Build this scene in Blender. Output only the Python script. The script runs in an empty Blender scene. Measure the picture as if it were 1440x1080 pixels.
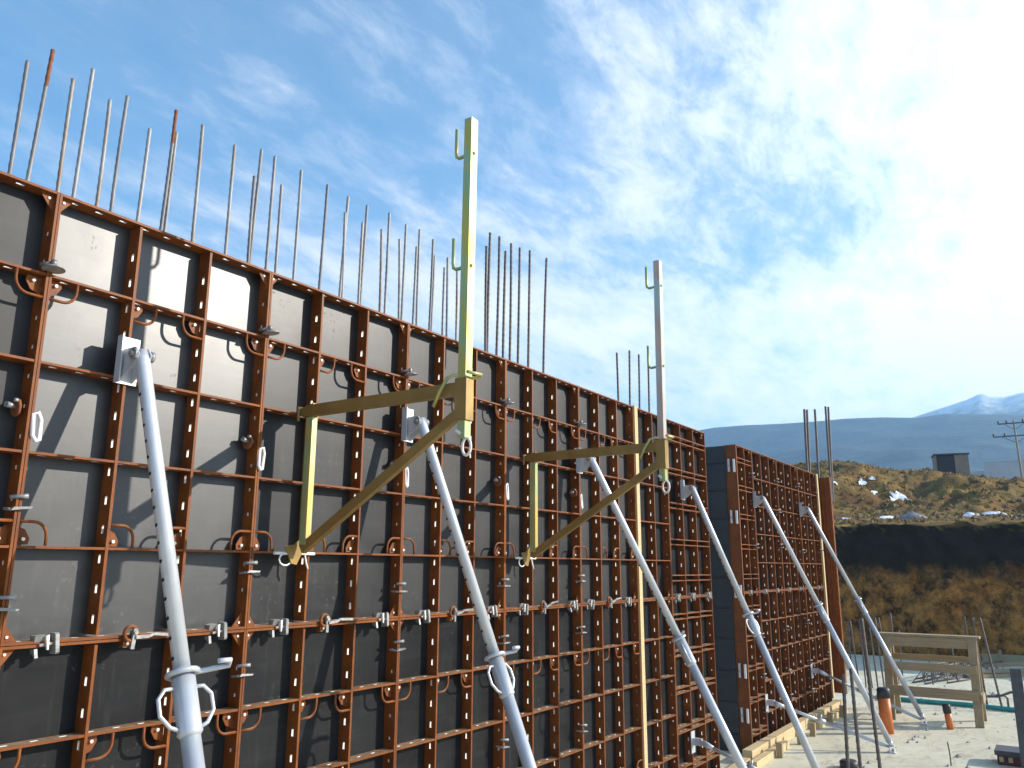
import bpy, math, random
from math import sin, cos, pi, radians, hypot, atan2
from mathutils import Vector, Matrix, noise
random.seed(7)
sc = bpy.context.scene
COL = sc.collection

# ------------------------------------------------------------------ camera
YAW, PITCH, ROLL = radians(33.6407), radians(12.5777), 0.003996
CAM = Vector((0.0, -4.95, 3.14))
fwd_h = Vector((cos(YAW), sin(YAW), 0)); rt = Vector((sin(YAW), -cos(YAW), 0)); zz = Vector((0, 0, 1))
fwd = fwd_h * cos(PITCH) + zz * sin(PITCH); up = zz * cos(PITCH) - fwd_h * sin(PITCH)
r2 = rt * cos(ROLL) + up * sin(ROLL); u2 = up * cos(ROLL) - rt * sin(ROLL)
cd = bpy.data.cameras.new('camera'); cam = bpy.data.objects.new('camera', cd); COL.objects.link(cam)
M = Matrix((r2, u2, -fwd)).transposed().to_4x4(); M.translation = CAM
cam.matrix_world = M
cd.sensor_width = 36; cd.lens = 36 * 1153.53 / 1440; cd.clip_start = 0.05; cd.clip_end = 20000
sc.camera = cam

# ------------------------------------------------------------------ sun, sky, exposure
SUN = Vector((0.79, -1.0, 0.56)).normalized()
sun_el = math.asin(SUN.z); sun_rot = atan2(SUN.x, SUN.y)
sl = bpy.data.lights.new('sun', 'SUN'); sl.energy = 5.0; sl.angle = radians(0.53); sl.color = (1.0, 0.93, 0.82)
so = bpy.data.objects.new('sun', sl); COL.objects.link(so)
so.rotation_euler = SUN.to_track_quat('Z', 'Y').to_euler()

SKY_STRENGTH = 0.088
w = bpy.data.worlds.new('World'); sc.world = w; w.use_nodes = True
nt = w.node_tree; nt.nodes.clear()
def N(t, kind, **kw):
    n = t.nodes.new(kind)
    for k, v in kw.items():
        if k.startswith('i_'):
            key = k[2:]
            n.inputs[int(key) if key.isdigit() else key].default_value = v
        else: setattr(n, k, v)
    return n
def math_node(t, op, a, b=None, clamp=False):
    n = t.nodes.new('ShaderNodeMath'); n.operation = op; n.use_clamp = clamp
    for i, x in enumerate((a, b)):
        if x is None: continue
        if isinstance(x, (int, float)): n.inputs[i].default_value = x
        else: t.links.new(x, n.inputs[i])
    return n.outputs[0]
def ramp(t, fac, stops, interp='LINEAR'):
    n = t.nodes.new('ShaderNodeValToRGB'); n.color_ramp.interpolation = interp
    el = n.color_ramp.elements
    while len(el) < len(stops): el.new(0.5)
    for e, (p, c) in zip(el, stops):
        e.position = p; e.color = (c, c, c, 1) if isinstance(c, (int, float)) else (*c, 1)
    if fac is not None: t.links.new(fac, n.inputs[0])
    return n.outputs[0]
def mixc(t, fac, a, b, blend='MIX'):
    n = t.nodes.new('ShaderNodeMix'); n.data_type = 'RGBA'; n.blend_type = blend
    for s, x in ((0, fac), (6, a), (7, b)):
        if isinstance(x, (int, float)): n.inputs[s].default_value = x
        elif isinstance(x, tuple): n.inputs[s].default_value = (*x, 1)
        else: t.links.new(x, n.inputs[s])
    return n.outputs[2]

sky = N(nt, 'ShaderNodeTexSky', sky_type='NISHITA', sun_disc=False, sun_elevation=sun_el, sun_rotation=sun_rot,
        altitude=900, air_density=1.0, dust_density=0.4, ozone_density=3.2)
hsv = N(nt, 'ShaderNodeHueSaturation'); hsv.inputs['Saturation'].default_value = 1.28; hsv.inputs['Value'].default_value = 1.78; hsv.inputs['Hue'].default_value = 0.488; nt.links.new(sky.outputs[0], hsv.inputs['Color'])
tc = N(nt, 'ShaderNodeTexCoord')
d = tc.outputs['Generated']
sep = N(nt, 'ShaderNodeSeparateXYZ'); nt.links.new(d, sep.inputs[0])
zc = math_node(nt, 'ADD', math_node(nt, 'MAXIMUM', sep.outputs[2], 0.0), 0.16)
px = math_node(nt, 'DIVIDE', sep.outputs[0], zc); py = math_node(nt, 'DIVIDE', sep.outputs[1], zc)
cmb = N(nt, 'ShaderNodeCombineXYZ'); nt.links.new(px, cmb.inputs[0]); nt.links.new(py, cmb.inputs[1])
def cloud_noise(rot, scale, nscale, detail, rough, dist, off):
    mp = N(nt, 'ShaderNodeMapping'); nt.links.new(cmb.outputs[0], mp.inputs[0])
    mp.inputs['Rotation'].default_value = (0, 0, rot); mp.inputs['Scale'].default_value = scale; mp.inputs['Location'].default_value = off
    nz = N(nt, 'ShaderNodeTexNoise'); nz.inputs['Scale'].default_value = nscale; nz.inputs['Detail'].default_value = detail
    nz.inputs['Roughness'].default_value = rough; nz.inputs['Distortion'].default_value = dist
    nt.links.new(mp.outputs[0], nz.inputs['Vector']); return nz.outputs[0]
n1 = cloud_noise(radians(-28), (0.75, 1.5, 1), 0.85, 8, 0.60, 0.35, (4.7, 7.1, 0))
n2 = cloud_noise(radians(-35), (1.1, 2.2, 1), 4.2, 10, 0.68, 0.25, (8.2, 4.4, 0))
nn = math_node(nt, 'ADD', math_node(nt, 'MULTIPLY', n1, 0.62), math_node(nt, 'MULTIPLY', n2, 0.38))
sd = N(nt, 'ShaderNodeVectorMath', operation='DOT_PRODUCT'); nt.links.new(d, sd.inputs[0]); sd.inputs[1].default_value = SUN
sdot = sd.outputs['Value']
bias = math_node(nt, 'MULTIPLY', math_node(nt, 'SUBTRACT', sdot, 0.10), 0.155)
low = math_node(nt, 'MULTIPLY', math_node(nt, 'SUBTRACT', 0.42, sep.outputs[2]), 0.33)   # more cloud towards the horizon
cov = math_node(nt, 'ADD', math_node(nt, 'ADD', nn, bias), low)
cmask = ramp(nt, cov, [(0.34, 0.06), (0.455, 0.14), (0.515, 0.32), (0.575, 0.66), (0.68, 1.0)])
glow = math_node(nt, 'POWER', math_node(nt, 'MAXIMUM', math_node(nt, 'ADD', math_node(nt, 'MULTIPLY', sdot, 0.5), 0.5), 0.0), 2.0)
cb = math_node(nt, 'ADD', math_node(nt, 'MULTIPLY', glow, 6.5), 6.9)
cc = N(nt, 'ShaderNodeMix', data_type='RGBA', blend_type='MULTIPLY'); cc.inputs[0].default_value = 1.0
cc.inputs[6].default_value = (0.97, 0.985, 1.0, 1); nt.links.new(cb, cc.inputs[7])
skyc = mixc(nt, cmask, hsv.outputs[0], cc.outputs[2])
bg = N(nt, 'ShaderNodeBackground'); nt.links.new(skyc, bg.inputs[0]); bg.inputs[1].default_value = SKY_STRENGTH
wo = N(nt, 'ShaderNodeOutputWorld'); nt.links.new(bg.outputs[0], wo.inputs[0])

sc.view_settings.view_transform = 'Standard'; sc.view_settings.look = 'None'
sc.view_settings.exposure = 0.68; sc.view_settings.gamma = 1.0; sc.view_settings.use_curve_mapping = False
sc.render.engine = 'CYCLES'
sc.cycles.use_denoising = True
sc.cycles.max_bounces = 8; sc.cycles.diffuse_bounces = 3; sc.cycles.volume_bounces = 1
sc.cycles.sample_clamp_indirect = 6.0

# ------------------------------------------------------------------ helpers: naming
def link(o, parent=None):
    COL.objects.link(o)
    if parent is not None: o.parent = parent
    return o
def tag(o, label=None, cat=None, group=None, kind=None):
    if label: o['label'] = label
    if cat: o['category'] = cat
    if group: o['group'] = group
    if kind: o['kind'] = kind
    return o
def thing(name, label, cat, loc=(0, 0, 0), rotz=0.0, group=None):
    o = bpy.data.objects.new(name, None); o.empty_display_size = 0.1
    link(o); o.location = loc; o.rotation_euler = (0, 0, rotz)
    return tag(o, label, cat, group)
def kids(o): return [c for c in bpy.data.objects if c.parent == o]
ORD = ['zeroth', 'first', 'second', 'third', 'fourth', 'fifth', 'sixth', 'seventh', 'eighth', 'ninth', 'tenth', 'eleventh', 'twelfth',
       'thirteenth', 'fourteenth', 'fifteenth', 'sixteenth', 'seventeenth', 'eighteenth', 'nineteenth', 'twentieth']
TENS = {20: 'twenty', 30: 'thirty', 40: 'forty'}
def ordinal(n):
    if n <= 20: return ORD[n]
    t, r = n // 10 * 10, n % 10
    return {30: 'thirtieth', 40: 'fortieth'}[n] if r == 0 else TENS[t] + '-' + ORD[r]

# ------------------------------------------------------------------ helpers: meshes
class MB:
    def __init__(s): s.v = []; s.f = []; s.m = []; s.s = []
    def face(s, idx, mi=0, sm=False): s.f.append(tuple(idx)); s.m.append(mi); s.s.append(sm)
    def quad(s, pts, mi=0):
        b = len(s.v); s.v += [tuple(p) for p in pts]; s.face(range(b, b + len(pts)), mi)
    def box(s, x0, x1, y0, y1, z0, z1, mi=0):
        b = len(s.v)
        s.v += [(x0, y0, z0), (x1, y0, z0), (x1, y1, z0), (x0, y1, z0), (x0, y0, z1), (x1, y0, z1), (x1, y1, z1), (x0, y1, z1)]
        for q in ((0, 3, 2, 1), (4, 5, 6, 7), (0, 1, 5, 4), (1, 2, 6, 5), (2, 3, 7, 6), (3, 0, 4, 7)): s.face([b + i for i in q], mi)
        return s
    def bar(s, p0, p1, w, h, upv=(0, 0, 1), mi=0):
        """rectangular bar from p0 to p1, w sideways, h along upv"""
        p0, p1 = Vector(p0), Vector(p1); a = (p1 - p0).normalized(); side = a.cross(Vector(upv)).normalized(); u = side.cross(a)
        b = len(s.v)
        for p in (p0, p1):
            for i, j in ((-1, -1), (1, -1), (1, 1), (-1, 1)): s.v.append(tuple(p + side * (i * w / 2) + u * (j * h / 2)))
        for q in ((0, 1, 2, 3), (7, 6, 5, 4), (0, 4, 5, 1), (1, 5, 6, 2), (2, 6, 7, 3), (3, 7, 4, 0)): s.face([b + i for i in q], mi)
        return s
    def tube(s, path, r, n=8, mi=0, closed=False, caps=True):
        path = [Vector(p) for p in path]; rs = r if isinstance(r, (list, tuple)) else [r] * len(path)
        L = len(path); b = len(s.v); u = None
        for i, p in enumerate(path):
            if closed: t = (path[(i + 1) % L] - path[i - 1]).normalized()
            else: t = (path[min(i + 1, L - 1)] - path[max(i - 1, 0)]).normalized()
            if u is None:
                u = t.orthogonal().normalized()
            else:
                u = (u - t * u.dot(t)); u = u.normalized() if u.length > 1e-6 else t.orthogonal().normalized()
            v = t.cross(u)
            for k in range(n):
                a = 2 * pi * k / n; s.v.append(tuple(p + (u * cos(a) + v * sin(a)) * rs[i]))
        for i in range(L if closed else L - 1):
            j = (i + 1) % L
            for k in range(n):
                k2 = (k + 1) % n; s.face((b + i * n + k, b + i * n + k2, b + j * n + k2, b + j * n + k), mi, True)
        if caps and not closed:
            s.face([b + k for k in range(n)][::-1], mi); s.face([b + (L - 1) * n + k for k in range(n)], mi)
        return s
    def prism(s, pts, vec, mi=0):
        b = len(s.v); n = len(pts); vec = Vector(vec)
        s.v += [tuple(p) for p in pts] + [tuple(Vector(p) + vec) for p in pts]
        s.face(list(range(b, b + n))[::-1], mi); s.face(range(b + n, b + 2 * n), mi)
        for i in range(n):
            j = (i + 1) % n; s.face((b + i, b + j, b + n + j, b + n + i), mi)
        return s
    def mesh(s, name, mats):
        me = bpy.data.meshes.new(name); me.from_pydata(s.v, [], s.f)
        for m in (mats if isinstance(mats, (list, tuple)) else [mats]): me.materials.append(m)
        me.polygons.foreach_set('material_index', s.m); me.polygons.foreach_set('use_smooth', s.s)
        me.update(); return me
    def build(s, name, mats, parent=None, loc=(0, 0, 0)):
        import bmesh
        me = s.mesh(name, mats); bm = bmesh.new(); bm.from_mesh(me); bmesh.ops.recalc_face_normals(bm, faces=bm.faces[:]); bm.to_mesh(me); bm.free()
        o = bpy.data.objects.new(name, me); link(o, parent); o.location = loc; return o
def put(name, me, parent, loc=(0, 0, 0), rot=(0, 0, 0)):
    o = bpy.data.objects.new(name, me); link(o, parent); o.location = loc; o.rotation_euler = rot; return o
CACHE = {}
def cached(key, fn):
    if key not in CACHE:
        import bmesh
        me = fn(); bm = bmesh.new(); bm.from_mesh(me); bmesh.ops.recalc_face_normals(bm, faces=bm.faces[:]); bm.to_mesh(me); bm.free()
        CACHE[key] = me
    return CACHE[key]
def copy_tree(o, parent=None):
    c = o.copy(); COL.objects.link(c); c.parent = parent
    for ch in kids(o): copy_tree(ch, c)
    return c

# ------------------------------------------------------------------ materials
def mat(name):
    m = bpy.data.materials.new(name); m.use_nodes = True; t = m.node_tree
    return m, t, t.nodes['Principled BSDF']
def coords(t, kind='Object', scale=(1, 1, 1)):
    c = N(t, 'ShaderNodeTexCoord'); mp = N(t, 'ShaderNodeMapping'); mp.inputs['Scale'].default_value = scale
    if kind == 'World':
        g = N(t, 'ShaderNodeNewGeometry'); t.links.new(g.outputs['Position'], mp.inputs[0])
    else: t.links.new(c.outputs[kind], mp.inputs[0])
    return mp.outputs[0]
def noise_tex(t, vec, scale, detail=5, rough=0.6, dist=0.0):
    n = N(t, 'ShaderNodeTexNoise'); n.inputs['Scale'].default_value = scale; n.inputs['Detail'].default_value = detail
    n.inputs['Roughness'].default_value = rough; n.inputs['Distortion'].default_value = dist
    t.links.new(vec, n.inputs['Vector']); return n.outputs[0]
def bump(t, p, h, strength, dist=0.01):
    b = N(t, 'ShaderNodeBump'); b.inputs['Strength'].default_value = strength; b.inputs['Distance'].default_value = dist
    t.links.new(h, b.inputs['Height']); t.links.new(b.outputs[0], p.inputs['Normal'])
def simple(name, c1, c2, scale=6, rough=0.6, metal=0.0, bumps=0.15, stretch=(1, 1, 1), kind='World', bdist=0.004, rvar=0.15):
    m, t, p = mat(name); v = coords(t, kind, stretch)
    n = noise_tex(t, v, scale, 6, 0.62); f = ramp(t, n, [(0.32, 0.0), (0.68, 1.0)])
    t.links.new(mixc(t, f, c1, c2), p.inputs['Base Color'])
    p.inputs['Metallic'].default_value = metal
    rr = math_node(t, 'ADD', math_node(t, 'MULTIPLY', n, rvar * 2), rough - rvar); t.links.new(rr, p.inputs['Roughness'])
    if bumps: bump(t, p, noise_tex(t, v, scale * 6, 4, 0.6), bumps, bdist)
    return m

def make_paint():
    m, t, p = mat('rust_orange_paint'); v = coords(t, 'World')
    n = noise_tex(t, v, 5, 7, 0.65); n2 = noise_tex(t, v, 38, 5, 0.7)
    oi = N(t, 'ShaderNodeObjectInfo')
    base = mixc(t, ramp(t, n, [(0.3, 0.0), (0.7, 1.0)]), (0.150, 0.039, 0.006), (0.30, 0.090, 0.012))
    base = mixc(t, math_node(t, 'MULTIPLY', oi.outputs['Random'], 0.45), base, (0.14, 0.036, 0.008))
    chips = ramp(t, n2, [(0.64, 0.0), (0.68, 1.0)])
    rust = ramp(t, noise_tex(t, coords(t, 'World', (1, 1, 0.5)), 11, 6, 0.75), [(0.52, 0.0), (0.66, 1.0)])
    base = mixc(t, math_node(t, 'MULTIPLY', rust, 0.7), base, (0.085, 0.030, 0.014))
    base = mixc(t, math_node(t, 'MULTIPLY', chips, 0.55), base, (0.30, 0.26, 0.21))
    # cement dust that has settled on up-facing ledges
    g = N(t, 'ShaderNodeNewGeometry'); sz = N(t, 'ShaderNodeSeparateXYZ'); t.links.new(g.outputs['Normal'], sz.inputs[0])
    upf = ramp(t, sz.outputs[2], [(0.6, 0.0), (0.9, 1.0)])
    dust = math_node(t, 'MULTIPLY', upf, ramp(t, noise_tex(t, v, 9, 5, 0.7), [(0.36, 0.15), (0.6, 0.8)]))
    base = mixc(t, dust, base, (0.36, 0.27, 0.17))
    t.links.new(base, p.inputs['Base Color'])
    t.links.new(math_node(t, 'ADD', math_node(t, 'MULTIPLY', n, 0.3), 0.40), p.inputs['Roughness']); p.inputs['Specular IOR Level'].default_value = 0.3
    bump(t, p, n2, 0.18, 0.003)
    return m
PAINT = make_paint()

def make_ply():
    m, t, p = mat('phenolic_plywood'); v = coords(t, 'World'); vs = coords(t, 'World', (1.0, 1.0, 9.0)); vv = coords(t, 'World', (7.0, 7.0, 0.8))
    oi = N(t, 'ShaderNodeObjectInfo')
    n = noise_tex(t, v, 2.2, 6, 0.62, 0.5); st = noise_tex(t, vs, 1.6, 5, 0.6); dr = noise_tex(t, vv, 2.5, 5, 0.65)
    c = mixc(t, ramp(t, n, [(0.3, 0.0), (0.7, 1.0)]), (0.010, 0.0105, 0.012), (0.022, 0.022, 0.023))
    c = mixc(t, math_node(t, 'MULTIPLY', ramp(t, st, [(0.50, 0.0), (0.75, 1.0)]), 0.16), c, (0.066, 0.068, 0.071))
    c = mixc(t, math_node(t, 'MULTIPLY', ramp(t, dr, [(0.55, 0.0), (0.75, 1.0)]), 0.22), c, (0.085, 0.086, 0.088))
    spl = math_node(t, 'MULTIPLY', ramp(t, noise_tex(t, v, 26, 4, 0.65), [(0.60, 0.0), (0.65, 1.0)]), ramp(t, noise_tex(t, v, 1.9, 3, 0.6), [(0.50, 0.0), (0.64, 1.0)]))
    c = mixc(t, math_node(t, 'MULTIPLY', spl, 0.28), c, (0.20, 0.19, 0.17))
    c = mixc(t, math_node(t, 'MULTIPLY', oi.outputs['Random'], 0.22), c, (0.036, 0.038, 0.041))
    t.links.new(c, p.inputs['Base Color'])
    r = math_node(t, 'ADD', math_node(t, 'MULTIPLY', n, 0.14), math_node(t, 'ADD', math_node(t, 'MULTIPLY', oi.outputs['Random'], 0.06), 0.25))
    oc = N(t, 'ShaderNodeSeparateColor'); t.links.new(oi.outputs['Color'], oc.inputs[0])
    t.links.new(math_node(t, 'ADD', math_node(t, 'ADD', r, oc.outputs[1]), math_node(t, 'MULTIPLY', spl, 0.2)), p.inputs['Roughness'])
    t.links.new(oc.outputs[0], p.inputs['Specular IOR Level'])
    bump(t, p, math_node(t, 'ADD', math_node(t, 'MULTIPLY', st, 0.10), noise_tex(t, v, 1.3, 2, 0.4)), 0.12, 0.02)
    return m
PLY = make_ply()
SLEEVE = simple('bare_steel_sleeve', (0.74, 0.71, 0.66), (0.86, 0.83, 0.78), 20, 0.45, 0.0, 0.0)
GALV = simple('galvanised_steel', (0.50, 0.52, 0.55), (0.64, 0.66, 0.69), 5, 0.38, 0.30, 0.05, (1, 1, 0.4))
SILVER = simple('cast_zinc_clamp', (0.20, 0.20, 0.20), (0.40, 0.40, 0.39), 26, 0.45, 0.35, 0.15)
HOLESHADE = simple('painted_hole_shade', (0.010, 0.010, 0.012), (0.018, 0.018, 0.02), 9, 0.8, 0, 0)  # near-black colour painted in for the shade inside the pin holes
ZINC = simple('yellow_passivated_zinc', (0.23, 0.145, 0.042), (0.36, 0.235, 0.070), 3, 0.42, 0.35, 0.08)
RUSTY = simple('brown_rust', (0.16, 0.05, 0.02), (0.28, 0.10, 0.04), 20, 0.8, 0, 0.2)
WHITEPL = simple('white_plastic', (0.70, 0.69, 0.72), (0.78, 0.77, 0.78), 8, 0.4, 0, 0)
def make_zinc_post(name, cols):
    m, t, p = mat(name); v = coords(t, 'Object', (1.2, 1.2, 0.55)); n = noise_tex(t, v, 2.6, 5, 0.6, 0.8)
    c = ramp(t, n, [(0.28, cols[0]), (0.42, cols[1]), (0.52, cols[2]), (0.64, cols[3]), (0.76, cols[0])])
    t.links.new(c, p.inputs['Base Color']); p.inputs['Metallic'].default_value = 0.35; p.inputs['Roughness'].default_value = 0.38
    return m
ZPOST1 = make_zinc_post('iridescent_zinc_olive', [(0.60, 0.42, 0.07), (0.50, 0.44, 0.11), (0.34, 0.46, 0.24), (0.62, 0.46, 0.14)])
ZPOST2 = make_zinc_post('iridescent_zinc_rose', [(0.56, 0.46, 0.36), (0.56, 0.37, 0.28), (0.46, 0.48, 0.44), (0.48, 0.50, 0.33)])
WOOD = simple('fresh_timber', (0.50, 0.36, 0.17), (0.66, 0.51, 0.28), 5, 0.75, 0, 0.25, (1, 1, 14), 'Object')
WOODX = simple('fresh_timber_lengthwise', (0.48, 0.35, 0.17), (0.66, 0.51, 0.29), 5, 0.75, 0, 0.25, (0.6, 12, 12), 'Object')
WOODY = simple('weathered_timber', (0.27, 0.20, 0.11), (0.42, 0.32, 0.19), 5, 0.8, 0, 0.25, (12, 0.6, 12), 'Object')
WOODZ = simple('weathered_timber_upright', (0.27, 0.20, 0.11), (0.42, 0.32, 0.19), 5, 0.8, 0, 0.25, (12, 12, 0.6), 'Object')
GREYPANEL = simple('grey_formwork_sheet', (0.020, 0.021, 0.023), (0.036, 0.037, 0.040), 3, 0.55, 0.0, 0.1, (1, 1, 3))
ORANGEPIPE = simple('orange_pvc', (0.62, 0.16, 0.03), (0.70, 0.20, 0.05), 6, 0.45, 0, 0.03)
BLACKPL = simple('black_plastic', (0.018, 0.018, 0.02), (0.035, 0.035, 0.038), 8, 0.5, 0, 0.03)
TEAL = simple('teal_hose', (0.02, 0.25, 0.24), (0.04, 0.33, 0.31), 8, 0.5, 0, 0.03)
DARKSTEEL = simple('dark_steel', (0.055, 0.058, 0.065), (0.10, 0.10, 0.11), 10, 0.55, 0.2, 0.08)
MAROON = simple('maroon_box', (0.10, 0.018, 0.02), (0.14, 0.03, 0.03), 8, 0.55, 0, 0.05)
HUTW = simple('brown_block_wall', (0.24, 0.19, 0.14), (0.34, 0.28, 0.21), 2, 0.9, 0, 0.2)
CONC = simple('cast_concrete', (0.36, 0.35, 0.32), (0.48, 0.46, 0.42), 3, 0.85, 0, 0.3)
PALEWALL = simple('pale_render', (0.60, 0.58, 0.57), (0.70, 0.67, 0.65), 0.4, 0.9, 0, 0.05)
DARKFACE = simple('dark_hut_face', (0.03, 0.032, 0.036), (0.05, 0.05, 0.055), 2, 0.7, 0, 0.05)
SNOW = simple('snow', (0.80, 0.82, 0.85), (0.88, 0.89, 0.90), 1.5, 0.7, 0, 0.3, bdist=0.05)

def make_rebar():
    m, t, p = mat('reinforcing_steel'); v = coords(t, 'World', (1, 1, 0.35)); oi = N(t, 'ShaderNodeObjectInfo')
    n = noise_tex(t, v, 5, 6, 0.7)
    nn = math_node(t, 'ADD', math_node(t, 'MULTIPLY', n, 0.7), math_node(t, 'MULTIPLY', oi.outputs['Random'], 0.3))
    c = ramp(t, nn, [(0.36, (0.18, 0.18, 0.19)), (0.56, (0.34, 0.34, 0.34)), (0.68, (0.26, 0.21, 0.17)), (0.80, (0.20, 0.11, 0.07))])
    t.links.new(c, p.inputs['Base Color']); p.inputs['Metallic'].default_value = 0.15; p.inputs['Roughness'].default_value = 0.55
    return m
REBAR = make_rebar()
REBARD = simple('dark_reinforcing_steel', (0.10, 0.085, 0.08), (0.18, 0.15, 0.135), 12, 0.6, 0.3, 0.1)

def make_slab():
    m, t, p = mat('slab_concrete'); v = coords(t, 'World')
    n = noise_tex(t, v, 0.7, 8, 0.68, 0.6); n2 = noise_tex(t, v, 7, 6, 0.7)
    c = mixc(t, ramp(t, n, [(0.3, 0.0), (0.7, 1.0)]), (0.52, 0.475, 0.345), (0.70, 0.65, 0.49))
    c = mixc(t, math_node(t, 'MULTIPLY', ramp(t, n2, [(0.52, 0.0), (0.70, 1.0)]), 0.5), c, (0.40, 0.36, 0.26))
    st = noise_tex(t, coords(t, 'World', (1.2, 3.2, 1)), 1.1, 7, 0.7, 1.2)
    c = mixc(t, math_node(t, 'MULTIPLY', ramp(t, st, [(0.53, 0.0), (0.63, 1.0)]), 0.6), c, (0.36, 0.31, 0.21))
    t.links.new(c, p.inputs['Base Color']); p.inputs['Roughness'].default_value = 0.85
    bump(t, p, n2, 0.35, 0.01)
    return m
SLAB = make_slab()
def make_earth():
    m, t, p = mat('earth_and_dry_grass'); v = coords(t, 'World'); g = N(t, 'ShaderNodeNewGeometry')
    sp = N(t, 'ShaderNodeSeparateXYZ'); t.links.new(g.outputs['Position'], sp.inputs[0])
    n = noise_tex(t, v, 0.35, 8, 0.68, 0.3); n2 = noise_tex(t, v, 1.7, 7, 0.7); n3 = noise_tex(t, v, 0.11, 5, 0.6)
    grass = mixc(t, ramp(t, n2, [(0.3, 0.0), (0.7, 1.0)]), (0.15, 0.092, 0.022), (0.33, 0.205, 0.055))
    grass = mixc(t, ramp(t, n, [(0.44, 0.0), (0.60, 1.0)]), grass, (0.14, 0.072, 0.028))
    grass = mixc(t, math_node(t, 'MULTIPLY', ramp(t, n3, [(0.5, 0.0), (0.62, 1.0)]), 0.6), grass, (0.14, 0.11, 0.032))
    # soil layers of the excavated face: dark topsoil band over orange clay
    zn = math_node(t, 'ADD', sp.outputs[2], math_node(t, 'MULTIPLY', math_node(t, 'SUBTRACT', n2, 0.5), 1.6))
    clay = mixc(t, ramp(t, noise_tex(t, v, 1.6, 9, 0.78), [(0.40, 0.0), (0.60, 1.0)]), (0.075, 0.036, 0.013), (0.60, 0.25, 0.06))
    top = mixc(t, n2, (0.020, 0.015, 0.010), (0.050, 0.036, 0.022))
    lay = ramp(t, math_node(t, 'DIVIDE', zn, 6.0), [(0.42, 0.0), (0.56, 1.0)])
    soil = mixc(t, lay, clay, top)
    nz = N(t, 'ShaderNodeSeparateXYZ'); t.links.new(g.outputs['True Normal'], nz.inputs[0])
    steep = ramp(t, nz.outputs[2], [(0.42, 0.0), (0.62, 1.0)])
    near = ramp(t, math_node(t, 'DIVIDE', sp.outputs[0], 100.0), [(0.385, 0.0), (0.40, 1.0)])
    f = math_node(t, 'MAXIMUM', math_node(t, 'MULTIPLY', steep, ramp(t, math_node(t, 'DIVIDE', sp.outputs[2], 6.0), [(0.74, 0.0), (0.80, 1.0)])), near)
    t.links.new(mixc(t, f, soil, grass), p.inputs['Base Color'])
    p.inputs['Roughness'].default_value = 0.95; p.inputs['Specular IOR Level'].default_value = 0.15
    bump(t, p, math_node(t, 'ADD', n2, math_node(t, 'MULTIPLY', noise_tex(t, v, 6, 6, 0.7), 0.4)), 0.8, 0.25)
    return m
EARTH = make_earth()
def make_mountain(snow_lo, snow_hi, name):
    m, t, p = mat(name); v = coords(t, 'World'); g = N(t, 'ShaderNodeNewGeometry')
    sp = N(t, 'ShaderNodeSeparateXYZ'); t.links.new(g.outputs['Position'], sp.inputs[0])
    n = noise_tex(t, v, 0.006, 9, 0.65, 0.4); n2 = noise_tex(t, v, 0.03, 8, 0.7)
    c = mixc(t, ramp(t, n, [(0.38, 0.0), (0.62, 1.0)]), (0.022, 0.048, 0.058), (0.050, 0.075, 0.085))  # forest tone with some of the haze's blue put into the colour
    c = mixc(t, math_node(t, 'MULTIPLY', ramp(t, n2, [(0.5, 0.0), (0.66, 1.0)]), 0.5), c, (0.12, 0.125, 0.11))
    h = math_node(t, 'ADD', sp.outputs[2], math_node(t, 'MULTIPLY', math_node(t, 'SUBTRACT', n2, 0.5), 180))
    sn = ramp(t, math_node(t, 'DIVIDE', math_node(t, 'SUBTRACT', h, snow_lo), snow_hi - snow_lo, True), [(0.0, 0.0), (1.0, 0.85)])
    t.links.new(mixc(t, sn, c, (0.80, 0.83, 0.87)), p.inputs['Base Color'])
    p.inputs['Roughness'].default_value = 0.95; p.inputs['Specular IOR Level'].default_value = 0.1
    bump(t, p, n2, 0.6, 8.0)
    return m
MTN1 = make_mountain(300, 420, 'forested_mountain'); MTN2 = make_mountain(360, 430, 'snowy_mountain')

# ------------------------------------------------------------------ setting: ground, slab, terrain, mountains
g_ = MB(); g_.quad([(-4000, -4000, -0.35), (4000, -4000, -0.35), (4000, 4000, -0.35), (-4000, 4000, -0.35)])
tag(g_.build('ground', EARTH), kind='structure')
s_ = MB(); s_.box(-8, 33.9, -30, 9, -0.3, 0.0)
tag(s_.build('concrete_slab', SLAB), kind='structure')

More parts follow.
